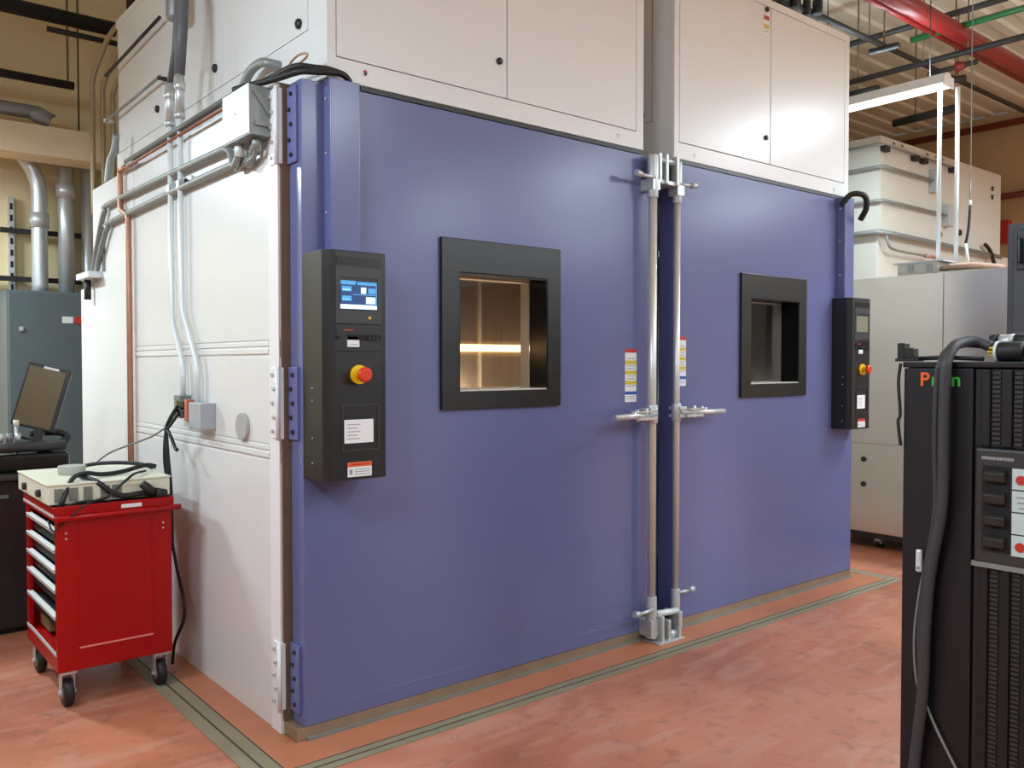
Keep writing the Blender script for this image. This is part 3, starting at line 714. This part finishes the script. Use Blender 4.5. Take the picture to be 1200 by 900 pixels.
for i in range(5):
    D = box('drawer', (cx0+.022, cy0+.032, pz[i]-.072 if i < 4 else .34), (cx0+.12, cy1-.062, pz[i]-.004), BLACK, T, .003)
    MB().prism([(cx0-.004, pz[i]-.012), (cx0-.006, pz[i]+.004), (cx0+.012, pz[i]+.012), (cx0+.024, pz[i]+.002), (cx0+.012, pz[i]-.006)], 1, cy0+.03, cy1-.03).build('drawer_pull', ALU, D)
box('pull_strip', (cx0-.003, cy0+.02, .236), (cx0+.004, cy1-.01, .250), ALU, T)
box('top_strip', (cx0-.012, cy0, .862), (cx0-.008, cy1, .872), ALU, T)
q = box('cardboard_item', (.91, 4.60, .252), (.985, 4.80, .32), mat('kraft_card', (120, 96, 58), .8), None, .004); tag(q, 'small brown cardboard box in the open bottom bay of the red cart', 'box')
# bottom bay is open: dark drawer box stops above it
def caster(x, y):
    C_ = MB(); C_.box((x-.035, y-.035, .150), (x+.035, y+.035, .165)); C_.box((x-.028, y-.02, .055), (x-.024, y+.03, .150)); C_.box((x+.024, y-.02, .055), (x+.028, y+.03, .150)); C_.cyl((x-.036, y, .062), (x+.036, y, .062), .011, 10)
    C_ = C_.build('caster', STEEL, T)
    MB().tube([(x-.021, y, .062), (x-.016, y, .062), (x+.016, y, .062), (x+.021, y, .062)], [.052, .062, .062, .052], 24).build('wheel', RUBBER, C_)
    MB().cyl((x-.023, y, .062), (x+.023, y, .062), .03, 16).build('hub', GCON, C_)
for x, y in ((.912, 4.27), (1.318, 4.27), (.912, 4.83), (1.318, 4.83)): caster(x, y)

# instrument on the cart
I = empty('bench_instrument', (1.1, 4.6, .902), 'ivory electronic instrument with vents lying on top of the red cart', 'instrument')
box('case', (.842, 4.262, .914), (1.372, 4.93, .998), IVORY, I, .004)
box('case_lid', (.838, 4.258, .998), (1.376, 4.934, 1.006), IVORY, I, .002)
for x in (.87, 1.34):
    for y in (4.30, 4.85): MB().cyl((x, y, .9025), (x, y, .915), .012, 10).build('foot', BLACK, I)
for i in range(3): box('vent', (.868+i*.06, 4.258, .925), (.905+i*.06, 4.2615, .985), mat('vent_shadow', (120, 122, 108), .6), I)
for i in range(2): box('vent', (1.06+i*.05, 4.258, .925), (1.10+i*.05, 4.2615, .985), mat('vent_shadow', (120, 122, 108), .6), I)
for y, z in ((4.42, .952), (4.74, .95)): MB().cyl((.842, y, z), (.826, y, z), .018, 12).build('knob', BPIPE, I)
for y in (4.48,): MB().cyl((.842, y, .945), (.832, y, .945), .012, 12).build('socket', COPPER, I)
MB().ringplate(1.155, 1.29, .925, .985, 1.165, 1.28, .932, .978, 4.256, 4.262).build('rear_plate', IVORY, I)
t = MB().tube([(1.02, 4.62, 1.0065), (1.02, 4.62, 1.048)], .062, 28).build('tape_roll', DISC, None, .003); tag(t, 'light grey round puck on the ivory instrument', 'puck')
cords = [([(.885, 4.26, .90), (.90, 4.243, .935), (.95, 4.30, 1.02), (1.02, 4.36, 1.035), (1.10, 4.40, 1.02), (1.20, 4.44, 1.02), (1.32, 4.47, 1.04), (1.37, 4.46, 1.03)], .011, 'black cable lying across the ivory instrument from its left rear to the wall'),
         ([(1.00, 4.40, 1.025), (1.05, 4.27, 1.0), (1.10, 4.245, .955), (1.16, 4.243, .93), (1.24, 4.245, .935), (1.30, 4.245, .925)], .013, 'black cable drooping over the vents of the ivory instrument'),
         ([(1.08, 4.80, 1.015), (1.16, 4.74, 1.035), (1.26, 4.66, 1.04), (1.33, 4.58, 1.035), (1.37, 4.52, 1.02)], .010, 'black cable along the rear edge of the ivory instrument'),
         ([(.868, 4.24, .885), (.95, 4.232, .92), (1.07, 4.24, .925), (1.15, 4.24, .99), (1.22, 4.30, 1.022), (1.30, 4.40, 1.02)], .006, 'thin black wire looping in front of the ivory instrument'),
         ([(.85, 4.30, .84), (.86, 4.24, .80), (.90, 4.195, .85), (.99, 4.19, .92), (1.08, 4.215, .935)], .004, 'thin black wire hanging over the cart corner')]
for p, r_, l in cords: tag(tube('black_cable', p, r_, RUBBER, None, 8, 6), l, 'cable')
c = empty('power_plug', (1.27, 4.235, .93), 'heavy black plug hanging at the right end of the ivory instrument', 'plug')
MB().tube([(1.23, 4.22, .985), (1.26, 4.215, .955), (1.29, 4.22, .935)], [.018, .022, .018], 12).build('plug_body', RUBBER, c); MB().tube([(1.29, 4.22, .935), (1.34, 4.225, .925)], [.024, .022], 12).build('plug_cap', RUBBER, c)

# ------------------------------------------------------------------ dark bench behind the cart, tilted screen
B = empty('equipment_bench', (.6, 5.85, 0), 'low black equipment bench behind the red cart at the left edge', 'bench')
box('cabinet_body', (-.2, 5.60, .03), (1.12, 6.2, .88), BLACK, B, .01)
box('plinth', (-.18, 5.63, 0), (1.10, 6.17, .03), DARK, B)
box('worktop', (-.22, 5.56, .88), (1.16, 6.24, .915), CHAR, B, .008)
for xx in (.3,): box('door_gap', (xx, 5.597, .06), (xx+.006, 5.602, .86), DARK, B)
box('upper_band', (.0, 5.588, .78), (.905, 5.602, .80), GREY, B)
box('door_gap', (.80, 5.597, .06), (.806, 5.602, .86), DARK, B)
A = empty('test_apparatus', (.9, 5.8, .915), 'black apparatus with knobs on the bench under the tilted screen', 'apparatus')
box('base', (.60, 5.65, .915), (1.24, 6.1, 1.02), BLACKG, A, .02)
m = MB(); m.tube([(.70, 5.66, 1.06), (1.22, 5.68, 1.06)], .03, 12); m.build('roller', CHAR, A)
MB().tube([(1.08, 5.75, 1.02), (1.20, 5.75, 1.06), (1.25, 5.76, 1.10), (1.20, 5.78, 1.13), (1.05, 5.78, 1.13)], .022, 10, None, 5).build('black_arm', RUBBER, A)
for i in range(4): MB().cyl((.84+i*.045, 5.70, 1.09), (.84+i*.045, 5.70, 1.14), .017, 10).build('knob', STEEL if i % 2 else GCON, A)
MB().cyl((.97, 5.72, 1.02), (.97, 5.72, 1.19), .010, 8).build('probe', STEEL, A); MB().tube([(.97, 5.72, 1.18), (.97, 5.72, 1.215)], .016, 10).build('probe_tip', IVORY, A)
MB().cyl((.60, 5.7, 1.03), (.78, 5.7, 1.03), .045, 12).build('motor', GCON, A)
M = empty('tilted_screen', (1.11, 5.76, 1.15), 'tilted bronze-faced display leaning on the black apparatus in front of the grey enclosure', 'display')
def tilt(mb_, c0, rot):
    for v_ in mb_.bm.verts: v_.co = rot @ v_.co + Vector(c0)
    return mb_
rt = Matrix.Rotation(math.radians(-29), 3, 'Z') @ Matrix.Rotation(math.radians(14), 3, 'Y') @ Matrix.Rotation(math.radians(-8), 3, 'X')
c0 = (1.105, 5.74, 1.345)
tilt(MB().box((-.122, 0, -.19), (.122, .03, .19)), c0, rt).build('display_shell', BLACK, M, .006)
tilt(MB().box((-.108, -.004, -.178), (.100, 0, .172)), c0, rt).build('bronze_face', BRONZE, M, .002)
tilt(MB().box((-.03, -.006, .170), (.055, -.001, .184)), c0, rt).build('top_sticker', PAPER, M)
tilt(MB().box((.02, .0, -.25), (.07, .03, -.18)), c0, rt).build('stand_neck', BLACK, M, .004)
tilt(MB().box((-.10, -.02, -.262), (.11, .08, -.245)), c0, rt).build('stand_foot', BLACK, M, .004)

# ------------------------------------------------------------------ grey electrical enclosure, big conduits and struts on the back wall
E = empty('electrical_enclosure', (1.6, 7.95, 0), 'tall grey electrical enclosure against the beige back wall with a red and white tag', 'enclosure')
box('enclosure_body', (1.262, 7.78, .05), (1.85, 8.2, 2.125), GREY, E, .006)
box('enclosure_door', (1.272, 7.755, .07), (1.845, 7.78, 2.11), GREY, E, .006)
box('base', (1.28, 7.80, 0), (1.83, 8.18, .05), DARK, E)
box('white_tag', (1.655, 7.752, 1.872), (1.735, 7.755, 1.925), PAPER, E); MB().cyl((1.775, 7.756, 1.898), (1.775, 7.735, 1.898), .034, 18).build('red_switch', PRED, E)
box('latch', (1.345, 7.742, 1.80), (1.375, 7.755, 1.835), STEEL, E, .003)
BM = box('soffit_beam', (-2.5, 7.55, 3.165), (2.35, 7.85, 3.395), CREAM); tag(BM, 'long cream beam crossing high behind the big steel conduits', 'beam')
def bigpipe(pts, r, coupl, label):
    g = empty('steel_riser', tuple(pts[0]), label, 'conduit')
    MB().tube(pts, r, 16, None, 0 if len(pts) == 2 else 5).build('riser_pipe', ZINC, g)
    for cc in coupl: MB().cyl((cc[0], cc[1], cc[2]-.06), (cc[0], cc[1], cc[2]+.06), r+.012, 18).build('coupling', STEEL, g)
yy = 8.0
bigpipe([(1.545, yy, 2.125), (1.545, yy, 2.60), (1.545, yy, 2.95), (1.51, yy, 3.10), (1.44, yy, 3.22), (1.36, yy, 3.30)], .062, [(1.545, yy, 2.72)], 'big steel conduit rising from the grey enclosure, the one with the bend')
bigpipe([(1.745, yy, 2.125), (1.745, yy, 3.30)], .062, [(1.745, yy, 2.985)], 'big straight steel conduit rising from the grey enclosure')
bigpipe([(1.925, yy+.05, .9), (1.925, yy+.05, 3.4)], .05, [], 'steel conduit close behind the corner of the white chamber wall')
bigpipe([(2.06, yy+.05, .9), (2.06, yy+.05, 3.4)], .03, [], 'thin steel conduit just behind the white chamber corner')
m = MB(); m.box((1.345, 8.13, 2.0), (1.385, 8.2, 2.92)); st = m.build('wall_strut', ZINC); tag(st, 'upright slotted strut on the beige back wall above the enclosure', 'strut')
m = MB()
for i in range(9): m.box((1.355, 8.126, 2.05+i*.095), (1.375, 8.131, 2.10+i*.095))
m.build('strut_slots', DARK, st)
for z, l in ((2.635, 'upper'), (2.24, 'lower')): tag(box('wall_strut', (1.28 if z > 2.5 else -1.5, 8.09, z-.02), (2.3, 8.13, z+.02), BPIPE), l + ' horizontal dark strut behind the big conduits on the back wall', 'strut')
# curved thin pipes and pipes overhead at left
for i, dx in enumerate((0, .075, .15)):
    tag(tube('bent_conduit', [(1.79+dx, 7.3, 2.7), (1.79+dx, 7.3, 3.55), (1.79+dx, 7.28, 3.74-.03*i), (1.81+dx, 7.15, 3.88-.05*i), (1.84+dx, 6.9, 4.02-.06*i), (1.86+dx, 6.3, 4.02-.06*i)], .02, TANBEAM, None, 8, 5),
        ['outer', 'middle', 'inner'][i] + ' of three tan conduits bending over at the rear of the left air unit', 'conduit')
tag(MB().cyl((-2.5, 7.4, 3.70), (1.68, 7.4, 3.70), .032, 12).build('overhead_pipe', BPIPE), 'thin black pipe end hanging at the left, lower of the two', 'pipe')
tag(MB().cyl((-2.5, 7.4, 4.21), (1.99, 7.4, 4.21), .058, 12).build('overhead_pipe', BPIPE), 'thick black pipe at the top left corner of the hall', 'pipe')
tag(MB().cyl((1.5, 7.4, 4.10), (2.0, 7.4, 4.10), .022, 10).build('overhead_pipe', BPIPE), 'short black pipe just below the thick black pipe at top left', 'pipe')
tag(tube('hanger_rod', [(1.64, 7.4, 3.70), (1.64, 7.4, 5.2)], .008, TANP, None, 6), 'thin rod holding the lower black pipe at left', 'rod')
tag(tube('hanger_rod', [(1.83, 7.9, 3.40), (1.83, 7.9, 5.2)], .008, TANP, None, 6), 'thin rod rising from the cream beam', 'rod')
tag(tube('overhead_pipe', [(-2.5, 7.6, 3.50), (1.2, 7.6, 3.50), (1.42, 7.6, 3.48), (1.55, 7.6, 3.452)], .055, GCON, None, 12, 5), 'grey pipe bending down onto the cream beam at the left edge', 'pipe')
tag(MB().cyl((1.0, 7.0, 4.42), (2.1, 7.0, 4.42), .025, 8).build('overhead_pipe', DRED), 'thin dark red pipe at the very top left', 'pipe')
tag(MB().box((2.02, 7.1, 4.05), (2.08, 7.2, 5.2)).build('pipe_hanger', BPIPE), 'dark hanger at the end of the thick black pipe at top left', 'hanger')

# ------------------------------------------------------------------ stainless cabinet and far white chamber at right
K = empty('stainless_cabinet', (7.6, 2.8, 0), 'large stainless steel cabinet on casters behind the right end of the blue doors', 'cabinet')
X0 = 6.85
box('carcass', (X0+.012, 1.6, .135), (8.25, 4.2, 2.25), STAIN, K, .003)
for (a, b) in ((1.6, 3.052), (3.057, 4.2)):
    box('side_sheet', (X0, a, .88), (X0+.012, b-.002, 2.248), STAIN, K, .002); 
box('side_sheet', (X0, 1.6, .14), (X0+.012, 4.2, .875), STAIN, K, .002)
box('base_frame', (X0+.02, 1.62, .09), (8.2, 4.15, .135), BLACK, K)
for zz in (.745, .537): MB().cyl((X0, 3.69, zz), (X0-.01, 3.69, zz), .022, 14).build('black_plug', BLACK, K)
for (x, y) in ((7.0, 3.62), (7.0, 2.0), (8.0, 3.62), (8.0, 2.0)):
    C_ = box('caster', (x-.04, y-.03, .03), (x+.04, y+.03, .09), STEEL, K, .004); MB().cyl((x, y-.022, .042), (x, y+.022, .042), .042, 16).build('wheel', RUBBER, C_)
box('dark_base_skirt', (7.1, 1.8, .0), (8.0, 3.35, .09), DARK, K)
g = empty('vent_box', (7.0, 3.3, 2.25), 'low light grey box with two louvred slots on top of the stainless cabinet', 'box')
box('box_body', (6.95, 3.14, 2.251), (7.15, 3.47, 2.35), mat('warm_grey_box', (176, 172, 160), .5), g, .003); box('box_lid', (6.94, 3.10, 2.35), (7.16, 3.50, 2.362), LGREY, g)
for y in (3.36, 3.21): box('slot', (6.946, y-.025, 2.275), (6.951, y+.025, 2.335), GCON, g)
g = empty('round_flange', (7.2, 3.05, 2.25), 'round tan flange on the stainless cabinet where the white poles land', 'flange')
MB().tube([(7.2, 3.02, 2.2505), (7.2, 3.02, 2.28), (7.2, 3.02, 2.31), (7.2, 3.02, 2.34)], [.16, .24, .26, .10], 28).build('flange_disc', WOOD, g)
MB().tube([(7.2, 3.02, 2.2505), (7.2, 3.02, 2.262)], .30, 28).build('flange_ring', GCON, g)
for y, r_, l in ((3.255, .017, 'left'), (3.115, .017, 'right')):
    tag(MB().cyl((7.2, y, 2.312), (7.2, y, 3.76), r_, 10).build('white_pole', WCON), 'white vertical pole on the tan flange, ' + l + ' of the pair', 'pole')
g = empty('drop_cord', (7.2, 3.0, 2.3), 'thin hanging line with a white tip and dark stem right of the white poles', 'cord')
tube('cord', [(7.2, 3.01, 3.0), (7.2, 3.01, 2.84)], .005, GCON, g, 6); tube('cord_upper', [(7.2, 3.01, 2.85), (7.2, 3.01, 5.2)], .004, GCON, g, 6)
MB().cyl((7.2, 3.01, 2.80), (7.2, 3.01, 2.84), .012, 10).build('white_tip', WCON, g); tube('dark_stem', [(7.2, 3.01, 2.80), (7.2, 3.02, 2.62), (7.2, 3.04, 2.50)], .011, BPIPE, g, 8, 3)
tube('cord_lower', [(7.2, 3.04, 2.50), (7.2, 3.02, 2.345)], .012, WCON, g, 8)

Q = empty('far_chamber', (9.8, 5.6, 0), 'big white chamber in the background behind the stainless cabinet', 'test chamber')
box('lower_body', (8.39, 4.40, 0), (12.0, 7.0, 2.85), OFFW, Q, .004)
box('upper_body', (8.36, 4.36, 2.852), (10.35, 6.8, 3.82), OFFW, Q, .006)
box('upper_body', (10.36, 4.36, 2.852), (11.28, 6.8, 3.82), OFFW, Q, .006)
box('corner_strip', (8.353, 4.353, 2.86), (8.41, 4.36, 3.81), OFFW, Q)
MB().tube([(8.32, 6.0, 3.735), (8.32, 4.40, 3.725), (8.34, 4.33, 3.72), (8.42, 4.32, 3.715), (9.95, 4.32, 3.708)], .014, 8).build('top_conduit', GCON, Q)
for xx in (8.40, 9.03, 9.22, 9.90): box('top_fitting', (xx-.05, 4.30, 3.655), (xx+.05, 4.36, 3.712), BPIPE, Q, .006)
for xx in (8.62, 8.80, 9.35, 9.55, 9.72): box('top_clip', (xx-.02, 4.35, 3.765), (xx+.02, 4.36, 3.79), GCON, Q)
for xx, zz in ((11.0, 3.60), (11.0, 3.50)): box('latch', (xx, 4.345, zz), (xx+.03, 4.36, zz+.05), BPIPE, Q)
MB().cyl((10.15, 4.36, 3.02), (10.15, 4.34, 3.02), .035, 14).build('port', BLACK, Q)
MB().cyl((9.65, 4.36, 2.95), (9.65, 4.33, 2.95), .03, 12).build('port', GCON, Q)
for i, (z, xe, l) in enumerate(((3.50, 9.40, 'upper'), (3.165, 9.72, 'middle'))):
    g = empty('far_conduit', (8.36, 4.32, z), l + ' grey conduit wrapping the corner of the far white chamber', 'conduit')
    MB().tube([(8.32, 5.1, z-.4), (8.32, 5.08, z-.15), (8.32, 4.95, z-.02), (8.32, 4.75, z), (8.32, 4.38, z), (8.33, 4.33, z), (8.38, 4.32, z), (xe, 4.32, z)], .018, 8).build('run', GCON, g)
    box('end_box', (xe, 4.28, z-.12), (xe+.11, 4.36, z+.12), DISC, g, .004)
g = empty('far_conduit', (8.36, 4.32, 2.85), 'lower thick grey conduit across the far white chamber above the stainless top', 'conduit')
MB().tube([(8.32, 5.2, 2.855), (8.32, 4.38, 2.855), (8.34, 4.32, 2.85), (8.6, 4.32, 2.85), (11.2, 4.32, 2.82)], .026, 8).build('run', GCON, g)
MB().tube([(8.40, 4.31, 2.82), (8.42, 4.30, 2.74), (8.55, 4.30, 2.69), (9.2, 4.30, 2.68)], .014, 8, None, 4).build('branch', GCON, g)
MB().cyl((9.2, 4.30, 2.68), (9.45, 4.30, 2.68), .02, 8).build('copper_end', COPPER, g)
tag(MB().tube([(10.7, 4.30, 2.93), (10.85, 4.30, 2.86), (10.95, 4.30, 2.74), (11.0, 4.3, 2.62)], .022, 8, None, 4).build('black_cable', RUBBER), 'short black cable at the far right of the distant white chamber', 'cable')
tag(box('alarm_box', (13.55, 5.14, 3.30), (13.7, 5.28, 3.62), PRED), 'small red box on the tan wall beyond the far chamber', 'box')
tag(MB().cyl((13.62, 7.5, 3.98), (13.62, 4.2, 3.98), .045, 8).build('overhead_pipe', DRED), 'dark red pipe near the wall beyond the far white chamber', 'pipe')

# ------------------------------------------------------------------ overhead pipes at right
def pipe(a, b, r, m_, label, name='overhead_pipe', n=10): return tag(MB().cyl(a, b, r, n).build(name, m_), label, 'pipe')
pipe((5.2, 3.43, 4.46), (11.5, 3.45, 4.46), .075, REDP, 'thick red sprinkler main crossing the ceiling at right', n=16)
pipe((5.2, 3.62, 4.50), (11.5, 3.64, 4.50), .028, REDP, 'thin red pipe running alongside the thick red main')
pipe((7.80, 5.6, 4.6), (7.84, 3.0, 4.6), .028, BPIPE, 'black pipe nearest the camera crossing under the red main')
pipe((8.0, 5.8, 4.3), (8.02, 1.0, 4.3), .028, BPIPE, 'black pipe above the glowing lamp crossing the red main')
pipe((7.90, 3.84, 4.5), (7.92, 1.0, 4.5), .028, GREEN, 'green pipe below the ceiling at right')
pipe((5.6, 4.075, 4.5), (11.3, 4.06, 4.5), .026, BPIPE, 'long dark diagonal pipe running over the lamp toward the right edge')
pipe((13.5, 7.6, 5.0), (13.5, 2.0, 5.0), .05, DRED, 'dark red pipe along the far wall under the ceiling')
pipe((9.40, 4.75, 4.2), (9.34, 4.06, 4.2), .045, BPIPE, 'short thick black pipe below the glowing lamp')
pipe((7.09, 3.80, 4.2), (7.12, 3.56, 4.2), .026, BPIPE, 'short black stub hanging under the diagonal pipe')
pipe((8.06, 3.75, 4.2), (8.04, 3.32, 4.2), .024, BPIPE, 'short black pipe carrying the red fitting')
pipe((8.39, 3.75, 4.2), (8.41, 3.57, 4.2), .03, BPIPE, 'short black pipe just right of the lamp end')
pipe((8.07, 4.62, 4.2), (8.08, 4.24, 4.2), .035, BPIPE, 'short black pipe left of the lamp beside the white unit')
tag(MB().tube([(8.05, 3.50, 4.2), (8.05, 3.42, 4.2)], [.05, .03], 10).build('sprinkler_fitting', REDP), 'small red fitting on the short black pipe above the lamp', 'fitting')
pipe((9.0, 2.6, 4.2), (9.9, 2.55, 4.2), .045, BPIPE, 'short black pipe at the right edge below the red main')
for (x, y, z0, l) in ((7.1, 3.68, 4.2, 'over the short black stub'), (7.95, 3.75, 4.3, 'at the middle black pipe'), (8.05, 3.4, 4.2, 'over the red fitting'), (9.37, 4.5, 4.2, 'over the thick short pipe'), (7.82, 4.2, 4.6, 'at the near black pipe'), (6.6, 3.43, 4.5, 'over the red main'), (8.40, 3.66, 4.2, 'right of the lamp end'), (8.075, 4.45, 4.2, 'left of the lamp'), (9.45, 2.58, 4.2, 'at the right edge under the red main'), (9.4, 4.07, 4.5, 'over the diagonal pipe')):
    tag(MB().cyl((x, y, z0), (x, y, 5.2), .007, 6).build('hanger_rod', TANP), 'thin ceiling hanger rod ' + l, 'rod')
v = empty('valve_cluster', (6.3, 4.0, 4.35), 'cluster of dark valves and fittings over the right white air unit', 'valve')
random.seed(3)
for i in range(6):
    x = 5.95+i*.11; MB().cyl((x, 4.0-.03*(i % 3), 4.38+.03*(i % 2)), (x, 4.0-.03*(i % 3), 4.52), .032+.01*(i % 2), 10).build('fitting', BPIPE, v)
MB().cyl((5.9, 3.98, 4.42), (6.6, 4.0, 4.42), .03, 10).build('manifold', BPIPE, v); box('actuator', (6.05, 3.8, 4.46), (6.3, 3.9, 4.56), GCON, v, .01)

# ------------------------------------------------------------------ tall grey cabinet at the right edge
g = empty('grey_cabinet', (4.5, 1.0, 0), 'tall dark grey cabinet at the right edge behind the black power cabinet', 'cabinet')
box('cabinet_body', (4.2, .60, .0), (4.8, 1.593, 2.172), DGREY, g, .006)
box('cabinet_door', (4.182, .62, .08), (4.2, 1.563, 2.15), DGREY, g, .004)
box('handle_plate', (4.176, 1.505, 1.96), (4.183, 1.545, 2.14), BLACK, g, .004); box('handle', (4.15, 1.52, 1.99), (4.176, 1.535, 2.10), BLACKG, g, .004)

# ------------------------------------------------------------------ black power cabinet in the right foreground
V = empty('power_cabinet', (2.55, .65, 0), 'blue-black power cabinet with grilles and breakers in the right foreground', 'power cabinet')
FX = 2.167
box('cabinet_body', (FX+.012, .22, .04), (3.0, 1.060, 1.538), CABIN, V, .004)
box('top_cover', (FX, .215, 1.538), (3.0, 1.066, 1.552), CABIN, V, .003)
box('plain_panel', (FX, .893, .06), (FX+.012, 1.062, 1.536), CABIN, V, .003)
box('plinth', (FX+.02, .24, 0), (2.98, 1.04, .04), BLACK, V)
GZ = [(1.352, 1.534), (.08, 1.066)]
def grille(z0, z1):
    G = MB(); G.box((FX+.006, .22, z0), (FX+.012, .889, z1))
    G = G.build('grille_panel', BLACK, V)
    y = .876; i = 0
    while y > .26:
        box('grille_rib', (FX-.003, y-.022, z0), (FX+.006, y, z1), CABIN, G, .003)
        y -= .048
    S_ = MB(); y = .876-.0225
    while y > .26:
        z = z0+.006
        while z < z1-.008:
            S_.box((FX+.001, y-.021, z), (FX+.006, y-.003, z+.0055)); z += .011
        y -= .048
    S_.build('louvre_bars', CHAR, G, kind='stuff')
for z in GZ: grille(*z)
y0 = .884
BP = MB(); BP.box((FX-.010, .30, 1.075), (FX+.012, y0, 1.348)); BP = BP.build('breaker_panel', CHAR, V, .006)
box('breaker_recess', (FX-.0115, .805, 1.105), (FX-.0098, .866, 1.308), DARK, BP)
for i in range(4):
    z = 1.285-i*.0515
    MB().prism([(FX-.011, z-.017), (FX-.026, z-.012), (FX-.028, z+.008), (FX-.020, z+.013), (FX-.011, z+.015)], 1, .812, .858).build('breaker', mat('breaker_black', (40, 38, 35), .45), BP, .003)
for i in range(4):
    z1_ = 1.306-i*.0515
    L_ = MB(); L_.box((FX-.0125, .70, z1_-.048), (FX-.0098, .800, z1_), MINT)
    if i in (0, 3): L_.cyl((FX-.012, .781, z1_-.026), (FX-.0145, .781, z1_-.026), .011, 14, PRED)
    if i == 1:
        for j in range(3): L_.box((FX-.0135, .765, z1_-.016-j*.012), (FX-.012, .792-.004*j, z1_-.013-j*.012), PRINTG)
    L_.build('switch_label', None, BP)
hd = MB()
yy_ = .868
for i in range(14):
    wdt = .0025+.0015*((i*7) % 3); hd.box((FX-.0112, yy_-wdt, 1.322), (FX-.0098, yy_, 1.329)); yy_ -= wdt+.0012
hd.build('panel_heading', PRINTG, BP)
box('panel_trim', (FX-.012, .30, 1.066), (FX-.002, y0+.004, 1.078), GCON, BP)
box('door_latch', (FX-.012, 1.007, 1.025), (FX, 1.023, 1.082), WCON, V, .005, label='white rounded door latch')
MB().cyl((FX-.012, 1.015, 1.036), (FX-.0135, 1.015, 1.036), .004, 10).build('latch_key', PRINTG, V)
rotT = Matrix(((0, 0, -1), (-1, 0, 0), (0, 1, 0)))   # text reading along -y on the -x facing side
def letter(ch, y, m_): text('letter', ch, .047, (FX-.0008, y, 1.493), rotT, m_, V)
letter('P', 1.021, OREL); letter('r', .9935, GREL); letter('n', .945, GREL)
# heavy grey cable and thinner ones over the cabinet face
CAB = mat('dark_grey_cable', (58, 58, 62), .5, var=.15)
tag(MB().tube([(2.245, .885, 1.588), (2.24, .915, 1.602), (2.21, .936, 1.600), (2.17, .942, 1.588), (2.142, .945, 1.555), (2.136, .946, 1.515), (2.136, .948, 1.354), (2.137, .948, 1.271), (2.138, .952, 1.187), (2.138, .965, 1.107), (2.138, .979, 1.015), (2.138, .988, .875), (2.138, .992, .735), (2.138, 1.011, .535), (2.138, 1.03, .3)], .0135, 12, None, 6).build('grey_cable', CAB), 'thick grey cable hanging down the face of the power cabinet, stouter right one', 'cable')
tag(MB().tube([(2.262, .905, 1.592), (2.235, .945, 1.596), (2.20, .957, 1.590), (2.160, .962, 1.568), (2.146, .962, 1.545), (2.144, .968, 1.515), (2.146, .972, 1.352), (2.148, .968, 1.226), (2.148, .972, 1.163), (2.150, .984, 1.087), (2.150, .996, 1.011), (2.150, 1.006, .87), (2.150, 1.002, .753), (2.150, 1.010, .62), (2.150, 1.025, .3)], .008, 10, None, 6).build('grey_cable', CAB), 'grey cable hanging down the face of the power cabinet, thinner left one', 'cable')
tag(MB().tube([(2.157, .985, 1.11), (2.157, .993, 1.074), (2.157, 1.013, .963), (2.157, 1.023, .853), (2.157, 1.015, .748), (2.157, .989, .69), (2.157, .961, .635), (2.157, .919, .565), (2.157, .885, .516), (2.157, .80, .42)], .0035, 8, None, 6).build('thin_wire', GCON), 'thin light grey wire swinging down beside the heavy cables', 'wire')
g = empty('cable_connector', (2.2, .86, 1.58), 'large black locking connector with gold pins lying on the power cabinet', 'connector')
MB().tube([(2.22, .862, 1.576), (2.22, .856, 1.576)], .026, 18).build('white_ring', WCON, g)
MB().tube([(2.22, .856, 1.576), (2.22, .852, 1.576), (2.22, .805, 1.576), (2.22, .80, 1.576)], [.023, .0238, .0238, .018], 18).build('connector_shell', RUBBER, g)
for i, (dz, dx) in enumerate(((.009, 0), (-.009, 0), (0, -.01))): MB().cyl((2.22+dx, .862, 1.576+dz), (2.22+dx, .880, 1.576+dz), .003, 8).build('pin', YELLOW, g)
MB().tube([(2.22, .80, 1.576), (2.22, .74, 1.572), (2.22, .6, 1.569)], .014, 10).build('lead', RUBBER, g)
g = empty('cable_connector', (2.3, .84, 1.60), 'smaller black connector with a bright ring behind the large one', 'connector')
MB().tube([(2.30, .905, 1.600), (2.30, .89, 1.600)], .022, 16).build('cap', RUBBER, g); MB().tube([(2.30, .885, 1.602), (2.30, .85, 1.604)], .017, 16).build('bright_ring', STEEL, g); MB().tube([(2.30, .85, 1.602), (2.30, .80, 1.598)], .02, 16).build('barrel', RUBBER, g)
MB().cyl((2.30, .89, 1.60), (2.30, .885, 1.60), .012, 10).build('neck', BLACK, g); box('saddle', (2.29, .83, 1.5525), (2.31, .87, 1.59), BLACK, g)
g = empty('tie_down_bracket', (2.2, 1.05, 1.552), 'black hook-shaped bracket with flat strap on the far end of the power cabinet top', 'bracket')
box('upright', (2.17, 1.063, 1.560), (2.20, 1.082, 1.600), BLACK, g, .002); box('lug', (2.17, 1.040, 1.560), (2.20, 1.063, 1.588), BLACK, g, .003)
box('foot', (2.165, 1.03, 1.553), (2.205, 1.085, 1.561), BLACK, g, .001)
tube('strap', [(2.19, 1.04, 1.560), (2.19, .97, 1.563), (2.19, .88, 1.559)], .0055, RUBBER, g, 6)
# thin wire on the far edge of the cabinet
tag(tube('thin_wire', [(2.158, 1.066, 1.548), (2.155, 1.07, 1.50), (2.158, 1.066, 1.42), (2.155, 1.070, 1.40), (2.158, 1.064, 1.34)], .004, BPIPE, None, 6, 4), 'thin dark wire on the far upright edge of the power cabinet', 'wire')
